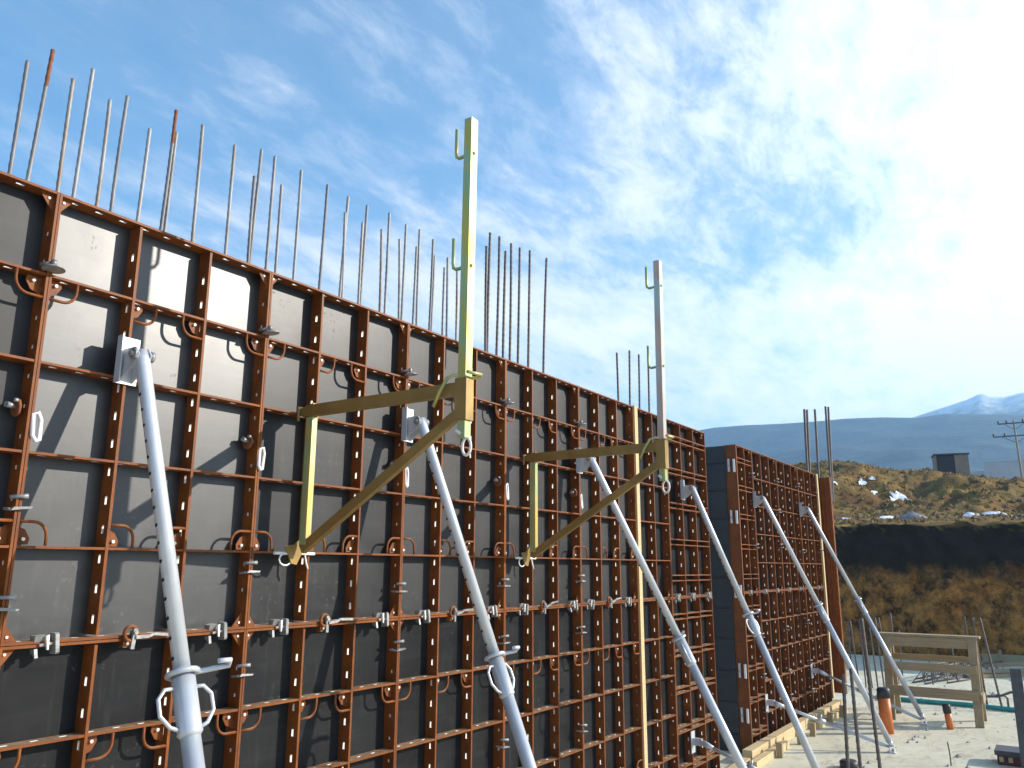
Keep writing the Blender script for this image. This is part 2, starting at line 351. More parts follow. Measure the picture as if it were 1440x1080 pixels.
CREST = [(-40, 7.0), (-20, 8.2), (-10, 8.9), (-2.7, 9.5), (-0.8, 9.95), (0.8, 10.2), (2.0, 10.45), (3.4, 10.9), (4.5, 10.85), (6.2, 11.0), (7.2, 11.3), (8.9, 11.7),
         (10.6, 12.1), (11.4, 11.95), (12.5, 11.9), (15.6, 11.9), (30, 11.5), (60, 9), (120, 7)]
def interp(tab, x):
    if x <= tab[0][0]: return tab[0][1]
    for (a, b), (c, d_) in zip(tab, tab[1:]):
        if x <= c: return b + (d_ - b) * (x - a) / (c - a)
    return tab[-1][1]
def fbm(x, y, z, o=5, H=0.9): return noise.fractal(Vector((x, y, z)), H, 2.1, o)
def terrain():
    mb = MB(); ys = []; y = -140.0
    while y < 170:
        ys.append(y); y += 0.14 if -6 < y < 5 else 0.24 if -8 < y < 14 else (0.8 if -20 < y < 30 else 4.0)
    prof = []
    for k in range(36): prof.append(('cut', k / 35))
    x = 35.9
    while x < 100: prof.append(('top', x)); x += 0.5 if x < 78 else 1.2
    for x in (104, 110, 120, 140, 170, 220, 300, 420, 600, 900): prof.append(('top', float(x)))
    for y in ys:
        for kind, q in prof:
            if kind == 'cut':
                x = 34.05 + 1.5 * q ** 1.4 + 0.34 * fbm(y * 0.7, q * 3, 3.3) + 0.20 * fbm(y * 1.9, q * 7, 1.3) + 0.10 * fbm(y * 6.0, q * 22, 5.1)
                z = -0.32 + 5.12 * q + (0.16 * fbm(y * 0.9, 7.7, 2, 5) if q > 0.7 else 0.0) + (0.25 * fbm(y * 1.3, q * 4, 9) if q < 0.6 and q > 0.02 else 0.0)
            else:
                x = q; t = q
                cr = interp(CREST, y)
                base = 4.85 + 0.085 * min(max(t - 36.2, 0), 9) + 0.10 * fbm(t * 0.4, y * 0.4, 0) + 0.10 * fbm(t * 1.5, y * 1.5, 4)
                if t < 44: z = base
                elif t < 75:
                    f = (t - 44) / 31; f = f * f * (3 - 2 * f)
                    ridge = 1 - abs(fbm(y * 0.13, t * 0.045, 5.0, 4))
                    z = base + (cr - base) * min(1.0, f) + (1.7 * (ridge - 0.72) + 0.6 * fbm(y * 0.45, t * 0.3, 2)) * f * (1 - f) * 4 + 0.20 * fbm(y * 0.9, t * 0.9, 8) * (0.4 + f)
                elif t < 110:
                    f = (t - 75) / 35; f = f * f * (3 - 2 * f)
                    z = cr + (6.0 - cr) * f + 0.20 * fbm(y * 0.9, t * 0.9, 8) * (1 - f)
                else: z = 6.0 + 0.2 * fbm(t * 0.05, y * 0.05, 1)
            mb.v.append((x, y, z))
    n = len(prof)
    for i in range(len(ys) - 1):
        for j in range(n - 1):
            a = i * n + j; mb.face((a, a + 1, a + n + 1, a + n), 0, True)
    return mb
TB = terrain()
tag(TB.build('terrain', EARTH), kind='structure')

def mountain(name, m, x_foot, x_crest, tab, y0, y1, step, nj, amp, foot_z=5.0):
    mb = MB(); ys = []; y = y0
    while y <= y1: ys.append(y); y += step
    for y in ys:
        c = interp(tab, y)
        for j in range(nj):
            f = j / (nj - 1); x = x_foot + (x_crest - x_foot) * f * 1.25
            g = min(1.0, f * 1.25); hgt = (g ** 1.15) if f * 1.25 <= 1 else 1 - (f * 1.25 - 1) * 1.6
            z = foot_z + (c - foot_z) * hgt + amp * fbm(x * 0.004, y * 0.004, 2.0, 6) * (0.25 + 1.5 * g * (1 - g) * 2) * (0.4 if g > 0.96 else 1)
            mb.v.append((x, y, z))
    for i in range(len(ys) - 1):
        for j in range(nj - 1):
            a = i * nj + j; mb.face((a, a + 1, a + nj + 1, a + nj), 0, True)
    tag(mb.build(name, m), kind='structure')
mountain('forested_hills', MTN1, 600, 1500, [(-1500, 190), (-400, 215), (28, 239), (110, 249), (137, 252), (180, 250), (234, 256), (297, 260), (401, 261), (480, 264), (535, 265), (563, 262), (620, 261), (900, 240), (1700, 230)], -1500, 1700, 14, 60, 22)
mountain('snowy_mountain', MTN2, 1750, 2400, [(-1500, 330), (-600, 400), (-200, 430), (42, 440), (82, 432), (113, 437), (135, 449), (161, 436), (203, 425), (237, 416), (290, 402), (378, 380), (500, 335), (800, 300), (1700, 250)], -1500, 1700, 12, 46, 16, 150)

# ------------------------------------------------------------------ formwork panels
FD = 0.12      # frame depth
def slotted(L, thick, slots, horiz=False):
    """box member of depth FD with through slots; axis along z (or x when horiz); slots = [(centre, half length, half width)]"""
    mb = MB(); h = thick / 2; Y0, Y1 = 0.0, FD + 0.004
    def P(a, y, l): return (l, y, a) if horiz else (a, y, l)
    yc = 0.055
    cuts = sorted(slots)
    for sx in (-h, h):
        prev = 0.0
        for c, hl, hw in cuts:
            mb.quad([P(sx, Y0, prev), P(sx, Y1, prev), P(sx, Y1, c - hl), P(sx, Y0, c - hl)])
            mb.quad([P(sx, Y0, c - hl), P(sx, yc - hw, c - hl), P(sx, yc - hw, c + hl), P(sx, Y0, c + hl)])
            mb.quad([P(sx, yc + hw, c - hl), P(sx, Y1, c - hl), P(sx, Y1, c + hl), P(sx, yc + hw, c + hl)])
            prev = c + hl
        mb.quad([P(sx, Y0, prev), P(sx, Y1, prev), P(sx, Y1, L), P(sx, Y0, L)])
    for y in (Y0, Y1): mb.quad([P(-h, y, 0), P(h, y, 0), P(h, y, L), P(-h, y, L)])
    for l in (0, L): mb.quad([P(-h, Y0, l), P(h, Y0, l), P(h, Y1, l), P(-h, Y1, l)])
    b0 = len(mb.f)
    for c, hl, hw in cuts:
        for y in (yc - hw, yc + hw): mb.quad([P(-h, y, c - hl), P(h, y, c - hl), P(h, y, c + hl), P(-h, y, c + hl)], 1)
        for l in (c - hl, c + hl): mb.quad([P(-h, yc - hw, l), P(h, yc - hw, l), P(h, yc + hw, l), P(-h, yc + hw, l)], 1)
    import bmesh
    me = mb.mesh('slotted_bar', [PAINT, SLEEVE])
    bm = bmesh.new(); bm.from_mesh(me); bmesh.ops.remove_doubles(bm, verts=bm.verts[:], dist=1e-5); bm.to_mesh(me); bm.free()
    return me
def stud_slots(L, rails, kind):
    out = []; z = 0.09
    while z < L - 0.06:
        if all(abs(z - r) > 0.055 for r in rails):
            out.append((z, 0.026, 0.0115) if kind == 'slot' else (z, 0.012, 0.008))
        z += 0.18
    return out
def rail_slots(L, studs):
    out = []; x = 0.10
    while x < L - 0.06:
        if all(abs(x - s) > 0.05 for s in studs): out.append((x, 0.024, 0.010))
        x += 0.165
    return out
def handle_mesh(sx, sz):
    mb = MB(); pts = [(sx * 0.165, 0.012, 0.0)]
    pts.append((sx * 0.165, 0.012, sz * 0.045))
    for k in range(7):
        a = k / 6 * pi / 2; pts.append((sx * (0.085 + 0.080 * cos(a)), 0.012, sz * (0.05 + 0.085 * sin(a))))
    pts.append((0.0, 0.012, sz * 0.135))
    mb.tube(pts, 0.0095, 8)
    return mb.mesh('lifting_handle', PAINT)
def plate_mesh(sx, sz):
    mb = MB(); pts = [(0, 0.05, sz * 0.005), (sx * 0.085, 0.05, sz * 0.005), (sx * 0.09, 0.05, sz * 0.04), (sx * 0.06, 0.05, sz * 0.09), (0, 0.05, sz * 0.115)]
    mb.prism(pts, (0, 0.008, 0)); mb.tube([(sx * 0.05, 0.052, sz * 0.035), (sx * 0.05, 0.034, sz * 0.035)], 0.011, 6, 1)
    return mb.mesh('mounting_plate', [PAINT, SLEEVE])
def gusset_mesh(sx, sz):
    mb = MB(); mb.prism([(0, 0.035, 0), (sx * 0.085, 0.035, 0), (sx * 0.07, 0.035, sz * 0.02), (sx * 0.02, 0.035, sz * 0.085), (0, 0.035, sz * 0.10)], (0, 0.008, 0))
    mb.tube([(sx * 0.028, 0.037, sz * 0.028), (sx * 0.028, 0.029, sz * 0.028)], 0.009, 6, 1)
    return mb.mesh('corner_gusset', [PAINT, SLEEVE])

PANELS = []
def panel(x0, W, ncol, z0, H, label, rails=None, handles=True, tilt=0.0, group='rust orange formwork panels of the wall', film=(0.12, 0.06)):
    gap = 0.004; W = W - gap
    r = thing('formwork_panel', label, 'formwork panel', (x0 + gap / 2, 0, z0 + gap / 2), 0, group); H = H - gap
    T = 0.015
    def sheet():
        mb = MB(); mb.box(-W / 2, W / 2, 0, 0.018, 0.002, H - 0.002); return mb.mesh('face_sheet', PLY)
    fs = put('face_sheet', cached(('sheet', round(W, 3), round(H, 3)), sheet), r, (W / 2, FD, 0), (0, 0, tilt)); fs.color = (*film, 0, 1)
    if rails is None: rails = [H * k / 5 for k in range(1, 5)]
    key = (round(H, 3), tuple(round(q, 3) for q in rails))
    e_ = cached(('edge', key), lambda: slotted(H, T, stud_slots(H, rails, 'dot')))
    i_ = cached(('inner', key), lambda: slotted(H - 0.056, 0.019, stud_slots(H - 0.056, [q - 0.028 for q in rails], 'slot')))
    put('edge_stud', e_, r, (T / 2, 0, 0)); put('edge_stud', e_, r, (W - T / 2, 0, 0))
    inn = [W * k / ncol for k in range(1, ncol)]
    for x in inn: put('inner_stud', i_, r, (x, 0.0015, 0.028))
    Lr = W - 2 * T - 0.002; ins = [x - T - 0.001 for x in inn]
    er = cached(('erail', round(W, 3), ncol), lambda: slotted(Lr, 0.016, rail_slots(Lr, ins), True))
    cr = cached(('crail', round(W, 3), ncol), lambda: slotted(Lr, 0.015, rail_slots(Lr, ins), True))
    for z in (0.0082, H - 0.0082): put('edge_rail', er, r, (T + 0.001, 0.002, z))
    for z in rails: put('cross_rail', cr, r, (T + 0.001, 0.004, z))
    if handles:
        for z, sz in ((rails[-1], -1), (rails[0], 1)):
            zq = z + sz * 0.0095
            spots = [(T, 1), (inn[0] + T / 2, 1), (inn[-1] - T / 2, -1), (W - T, -1)] if len(inn) > 1 else [(T, 1), (W - T, -1)]
            for x, sx in spots:
                h = put('lifting_handle', cached(('h', sx, sz), lambda: handle_mesh(sx, sz)), r, (x, 0, zq))
                put('mounting_plate', cached(('hp', sx, sz), lambda: plate_mesh(sx, sz)), h)
    for x, sx in ((T, 1), (W - T, -1)):
        for z, sz in ((0.0165, 1), (H - 0.0165, -1)):
            put('corner_gusset', cached(('g', sx, sz), lambda: gusset_mesh(sx, sz)), r, (x, 0, z))
    PANELS.append(r); return r

J = [0.72, 2.37, 4.03, 5.675, 7.32, 8.97, 10.575]
up_lab = ['upper orange framed formwork panel cut off by the left edge of the photo',
          'upper orange framed formwork panel with bright sun glare, carrying the nearest prop head',
          'upper orange framed formwork panel holding the nearest bracket arm',
          'upper orange framed formwork panel right of the second prop head, behind the yellow post',
          'upper orange framed formwork panel holding the farther bracket arm',
          'upper orange framed formwork panel between the third prop head and the light timber batten']
lo_lab = ['lower orange framed formwork panel cut off by the left edge of the photo',
          'lower orange framed formwork panel behind the collar of the nearest prop',
          'lower orange framed formwork panel below the foot of the nearest bracket',
          'lower orange framed formwork panel behind the collar of the second prop',
          'lower orange framed formwork panel below the foot of the farther bracket',
          'lower orange framed formwork panel left of the light timber batten']
# wear of the plywood film: (gloss, added roughness)
FILM = [(0.34, 0.09), (1.0, 0.065), (0.42, 0.08), (0.45, 0.09), (0.5, 0.10), (0.5, 0.10)]
TILT = [-0.004, -0.007, -0.010, 0.003, 0.005, 0.0]
for k in range(6):
    panel(J[k], J[k + 1] - J[k], 3, 2.7, 2.7, up_lab[k], tilt=TILT[k], film=FILM[k])
    panel(J[k], J[k + 1] - J[k], 3, 0.0, 2.7, lo_lab[k], tilt=-TILT[k] * 0.6)
panel(10.69, 1.05, 2, 2.7, 2.7, 'narrow upper orange panel just right of the light timber batten, behind the rosy post', handles=False)
panel(10.69, 1.05, 2, 0.0, 2.7, 'narrow lower orange panel just right of the light timber batten', handles=False)
PAIR = []
for c in (0.30, 0.84, 1.38, 1.90, 2.42): PAIR += [c - 0.036, c + 0.036]
PAIRU = []
for c in (0.285, 0.82, 1.37, 1.90, 2.42): PAIRU += [c - 0.04, c + 0.04]
panel(11.745, 1.65, 3, 2.7, 2.7, 'upper orange panel with paired cross rails at the far end of the near wall', rails=PAIRU, handles=False)
panel(11.745, 1.65, 3, 0.0, 2.7, 'lower orange panel with paired cross rails at the far end of the near wall', rails=PAIR, handles=False)
G2 = 'rust orange formwork panels of the far wall'
panel(15.02, 0.90, 2, 2.7, 2.7, 'narrow upper far wall panel with paired cross rails beside the dark gap', rails=PAIRU, handles=False, group=G2)
panel(15.02, 0.90, 2, 0.0, 2.7, 'narrow lower far wall panel with paired cross rails beside the dark gap', rails=PAIR, handles=False, group=G2)
fl = [('upper far wall orange panel carrying the fifth prop head', 'lower far wall orange panel behind the fifth prop'),
      ('middle upper panel of the far wall, between the two farthest prop heads', 'middle lower panel of the far wall, between the two farthest props'),
      ('farthest upper orange panel of the far wall, carrying the last prop head', 'farthest lower orange panel of the far wall behind the last prop')]
for k in range(3):
    panel(15.93 + 1.655 * k, 1.655, 3, 2.7, 2.7, fl[k][0], handles=False, group=G2)
    panel(15.93 + 1.655 * k, 1.655, 3, 0.0, 2.7, fl[k][1], handles=False, group=G2)

# corner post, return formwork in the gap, end board
cp = thing('corner_post', 'shaded brown steel edge frame at the near corner of the far wall', 'formwork post', (14.985, 0, 0))
m_ = MB(); m_.box(0.008, 0.034, 0.012, 0.185, 0.0, 5.398); m_.build('web_plate', PAINT, cp)
for y in (-0.006, 0.186): b_ = MB(); b_.box(-0.006, 0.034, y, y + 0.016, 0, 5.398); b_.build('edge_flange', PAINT, cp)
for z in (0.006, 0.9, 1.8, 2.69, 3.6, 4.5, 5.37): b_ = MB(); b_.box(0.0, 0.0075, 0.0105, 0.1855, z, z + 0.02); b_.build('splice_rib', PAINT, cp)
for i, z in enumerate((0.62, 1.36, 2.72, 4.05, 5.0)):
    cc_ = thing('coupling_clip', 'pale steel coupling clip on the shaded corner frame, %s from the bottom' % ordinal(i + 1), 'clip', (14.975, 0.02, z), 0, 'coupling clips on the corner frame')
    b_ = MB(); b_.box(-0.03, 0.0, 0.0, 0.035, -0.12, 0.12); b_.build('clip_plate', SLEEVE, cc_)
    b_ = MB(); b_.box(-0.03, 0.0, 0.10, 0.135, -0.11, 0.13); b_.build('clip_plate', GALV, cc_)
    b_ = MB(); b_.tube([(-0.031, 0.118, 0.0), (-0.06, 0.118, 0.0)], 0.013, 8); b_.build('clip_bolt', SILVER, cc_)
rf = thing('return_formwork', 'dark grey sheeted return face in the gap between the two orange walls', 'formwork', (15.0, 0.0, 0))
zs = [0.0, 0.30, 0.83, 1.36, 1.90, 2.43, 2.97, 3.51, 4.03, 4.55, 5.06, 5.395]
for a, b in zip(zs, zs[1:]):
    q = MB(); q.box(-0.022, 0.0, 0.21, 1.8, a + 0.016, b - 0.016); q.build('sheet', GREYPANEL, rf)
q = MB(); q.box(0.001, 0.018, 0.21, 1.8, 0.0, 5.39); q.build('backing', DARKSTEEL, rf)
for z in zs[1:-1]:
    q = MB(); q.box(-0.026, 0.0005, 0.212, 1.8, z - 0.007, z + 0.007); q.build('joint_strip', GREYPANEL, rf)
gb = MB(); gb.box(13.42, 14.95, 1.75, 1.80, 0, 5.3); tag(gb.build('gap_backing_board', GREYPANEL), 'dark board closing the back of the gap between the walls', 'board')
eb = thing('end_panel', 'plain brown steel end panel standing out at the far end of the far wall', 'formwork panel', (21.46, 0.06, 0))
q = MB(); q.box(0.01, 0.05, -0.225, 0.12, 0.25, 5.36); q.build('web_plate', PAINT, eb)
q = MB(); q.box(0.0, 0.11, -0.26, -0.226, 0.24, 5.37); q.build('front_flange', PAINT, eb)
for y in (-0.15, -0.06): q = MB(); q.box(-0.016, 0.0095, y, y + 0.02, 0.26, 5.35); q.build('rib', PAINT, eb)
q = MB(); q.box(-0.43, 0.009, 0.02, 0.06, 0.2, 5.34); q.build('closing_strip', PAINT, eb)
for z in [0.5 + 0.27 * k for k in range(18)]:
    q = MB(); q.tube([(0.06, -0.262, z), (0.06, -0.278, z)], 0.014, 6); q.build('bolt', SILVER, eb)

# timber battens standing in front of panel joints
def batten(x, w, z0, z1, y, label):
    q = MB(); q.box(0, w, 0, 0.05, 0, z1 - z0); o = q.build('timber_batten', WOOD, None, (x, y, z0)); tag(o, label, 'batten'); return o
batten(10.583, 0.098, 0.0, 5.41, -0.016, 'tall pale timber batten filling a joint of the near wall')
bt = thing('timber_batten', 'pale timber batten in three lengths at the far end of the far wall', 'batten', (20.905, -0.03, 0))
for a, b, dx in ((0.2, 1.95, 0.0), (1.97, 3.55, 0.012), (3.57, 5.4, -0.008)):
    q = MB(); q.box(dx, dx + 0.10, 0, 0.1, a, b); q.build('batten_length', WOOD, bt)

# concrete wall being cast behind the panels
q = MB(); q.box(-3, 13.4, 0.141, 0.5, 0, 5.30); tag(q.build('concrete_wall', CONC), 'cast concrete wall hidden behind the near formwork panels', 'wall')
q = MB(); q.box(15.04, 21.1, 0.141, 0.5, 0, 5.30); tag(q.build('concrete_wall', CONC), 'cast concrete wall hidden behind the far formwork panels', 'wall')

# ------------------------------------------------------------------ clamps, ties
def proto_wedge_clamp():
    r = thing('wedge_clamp', '', 'clamp')
    b = MB(); b.box(-0.10, 0.03, -0.022, 0.06, -0.012, 0.012); b.build('clamp_bar', SILVER, r)
    b = MB(); b.prism([(0.03, -0.05, -0.085), (0.03, -0.05, 0.075), (0.03, -0.035, 0.09), (0.03, 0.06, 0.09), (0.03, 0.06, -0.10), (0.03, -0.035, -0.10)], (0.036, 0, 0)); b.build('clamp_jaw', SILVER, r)
    b = MB(); b.prism([(-0.14, 0.0, 0.03), (-0.14, -0.03, 0.09), (-0.14, 0.07, 0.09), (-0.14, 0.07, 0.03)], (0.09, 0, 0)); b.build('upper_hook', SILVER, r)
    b = MB(); b.prism([(-0.14, 0.0, -0.03), (-0.14, 0.07, -0.03), (-0.14, 0.07, -0.06), (-0.14, -0.01, -0.11)], (0.03, 0, 0)); b.build('lower_hook', SILVER, r)
    b = MB(); b.prism([(-0.05, -0.045, 0.075), (-0.02, -0.045, 0.085), (-0.03, -0.045, -0.05), (-0.045, -0.045, -0.05)], (0, 0.02, 0)); b.build('wedge', SLEEVE, r)
    return r
def proto_lever_clamp():
    r = thing('lever_clamp', '', 'clamp')
    b = MB(); b.tube([(0.055 * cos(a) , -0.02, 0.03 + 0.055 * sin(a)) for a in [k / 12 * 2 * pi for k in range(12)]], 0.016, 8, 0, True); b.build('clamp_ring', PAINT, r)
    b = MB(); b.box(-0.045, 0.045, -0.012, 0.05, -0.075, -0.016); b.build('lower_plate', PAINT, r)
    b = MB(); b.tube([(-0.02, 0.0, -0.045), (-0.02, -0.03, -0.045)], 0.013, 6); b.build('bolt', SILVER, r)
    b = MB(); b.tube([(0.03, 0.02, 0.04), (0.03, -0.05, 0.04)], 0.018, 6); b.build('bolt', SILVER, r)
    b = MB(); b.bar((0.03, -0.045, 0.005), (0.14, -0.045, 0.016), 0.018, 0.026); b.bar((0.14, -0.045, 0.016), (0.18, -0.045, 0.035), 0.018, 0.022); b.bar((0.18, -0.045, 0.035), (0.36, -0.045, 0.032), 0.018, 0.022); b.build('lever', SILVER, r)
    b = MB(); b.bar((0.025, -0.03, 0.07), (0.02, -0.03, -0.085), 0.03, 0.02, (0, 1, 0)); b.build('clamp_stem', SILVER, r)
    return r
def proto_joint_clamp():
    r = thing('joint_clamp', '', 'clamp')
    b = MB(); b.tube([(-0.06, 0.02, 0.055), (0.02, -0.012, 0.058), (0.055, -0.02, 0.058)], [0.016, 0.016, 0.020], 8); b.build('clamp_bolt', SILVER, r)
    b = MB(); b.prism([(-0.075, -0.012, -0.040), (0.075, -0.012, -0.036), (0.085, -0.012, -0.022), (-0.05, -0.012, -0.016)], (0, -0.03, 0)); b.build('clamp_arm', SILVER, r)
    b = MB(); b.box(-0.075, -0.05, -0.010, 0.08, -0.045, -0.026); b.build('tail_jaw', SILVER, r)
    return r
def proto_tie_cap():
    r = thing('tie_bolt', '', 'tie')
    b = MB(); b.tube([(0, -0.05, -0.004), (0, -0.05, 0.01), (0, -0.05, 0.026)], [0.085, 0.075, 0.03], 14); b.build('cap_plate', SILVER, r)
    b = MB(); b.tube([(0, -0.05, 0.026), (0, -0.05, 0.075)], 0.020, 8); b.build('tie_nut', SILVER, r)
    b = MB(); b.tube([(-0.05, 0.05, 0.05), (-0.02, -0.03, 0.05)], 0.016, 8); b.build('tie_rod', SILVER, r)
    return r
def proto_anchor():
    r = thing('tie_anchor', '', 'tie')
    b = MB(); b.tube([(-0.03, 0.065, 0), (-0.045, 0.065, 0)], 0.055, 8); b.build('washer_plate', RUSTY, r)
    b = MB(); b.tube([(-0.044, 0.065, 0.005), (-0.10, 0.05, 0.01)], 0.018, 8); b.build('bolt', SILVER, r)
    b = MB(); b.tube([(-0.045, 0.03, 0.035), (-0.065, 0.03, 0.035)], 0.012, 6); b.build('bolt', SILVER, r)
    pts = [(0.055, 0.02, -0.04), (0.055, 0.02, -0.17), (0.075, 0.02, -0.20), (0.10, 0.03, -0.19), (0.105, 0.03, -0.07), (0.085, 0.02, -0.03)]
    b = MB(); b.tube([(p[0] - 0.02, p[1] - 0.01, p[2]) for p in pts], 0.013, 8, 0, True); b.build('strap_loop', WHITEPL, r)
    return r
used = set()
def place(proto, loc, label, group, size=1.0):
    o = proto if proto.name not in used else copy_tree(proto)
    used.add(proto.name); o.location = loc; o.scale = (size, size, size); o.rotation_euler = (random.uniform(-0.1, 0.1), random.uniform(-0.14, 0.14), 0); o['label'] = label; o['group'] = group
    return o
wc, lc, jc, tcp, ta = proto_wedge_clamp(), proto_lever_clamp(), proto_joint_clamp(), proto_tie_cap(), proto_anchor()
for i, s in enumerate([2.64, 3.80, 4.35, 5.46, 6.02, 7.10, 7.69, 8.78, 9.20, 10.25, 11.95, 12.55, 13.25]):
    place(wc, (s, 0, 2.70), 'grey wedge clamp on the middle rail of the near wall, %s from the left' % ordinal(i + 1), 'wedge clamps along the middle rail', 0.62)
for i, s in enumerate([3.13, 4.77, 6.42, 8.06, 9.68]):
    place(lc, (s, 0, 2.70), 'orange ring clamp with silver lever on the middle rail, %s from the left' % ordinal(i + 1), 'lever clamps along the middle rail', 0.80)
for i, s in enumerate([15.4, 16.3, 17.1, 17.95, 18.8, 19.6, 20.4]):
    place(wc, (s, 0, 2.70), 'grey wedge clamp on the middle rail of the far wall, %s from the left' % ordinal(i + 1), 'wedge clamps on the far wall', 0.5)
jl = [(2.37, 3.48), (2.37, 2.92), (4.03, 3.12), (4.03, 2.41), (5.675, 2.95), (5.675, 2.46), (7.32, 2.97), (7.32, 2.40), (7.32, 1.40), (8.97, 3.0), (8.97, 2.4), (8.97, 1.3)]
jn = ['beside the left edge of the photo, above the middle handle', 'beside the left edge of the photo, just above the middle rail',
      'left of the nearest bracket foot', 'below the middle rail, right of the nearest prop collar', 'below the second prop head, above the middle rail',
      'between nearest bracket and second prop, below the middle rail', 'below the tall yellow post, above the middle rail', 'just right of the second prop collar, below the middle rail',
      'right of the second prop, low on the wall', 'right of the farther bracket foot, above the middle rail', 'right of the farther bracket foot, below the middle rail', 'low on the wall between farther bracket and third prop']
for (s, z), n_ in zip(jl, jn): place(jc, (s, 0, z), 'silver joint clamp ' + n_, 'joint clamps on the upright joints', 0.75)
k_ = 0
for z in (0.55, 1.1, 1.9, 3.5, 4.3, 4.9):
    for s in (15.93, 17.585, 19.24, 20.88):
        k_ += 1
        place(jc, (s, 0, z + 0.04 * (k_ % 3)), 'silver clamp on the far wall, %s upright joint, %s row from bottom' % (ordinal([15.93, 17.585, 19.24, 20.88].index(s) + 1), ordinal([0.55, 1.1, 1.9, 3.5, 4.3, 4.9].index(z) + 1)), 'joint clamps on the far wall', 0.75)
pos = ['at the left edge of the photo', 'above the nearest bracket, on the glaring panel edge', 'just above the second prop head', 'right of the tall yellow post', 'right of the farther bracket arm']
for i, s in enumerate(J[1:6]):
    place(tcp, (s, 0, 4.885), 'silver capped tie below the wall top, ' + pos[i], 'tie caps below the wall top', 0.78)
pos2 = ['at the left edge of the photo', 'left of the nearest bracket upright', 'behind the nearest bracket diagonal', 'left of the farther bracket upright', 'behind the farther bracket arm']
for i, s in enumerate(J[1:6]):
    place(ta, (s - 0.02, 0, 4.045), 'bolt tie with white strap loop ' + pos2[i], 'bolt ties with strap loops')

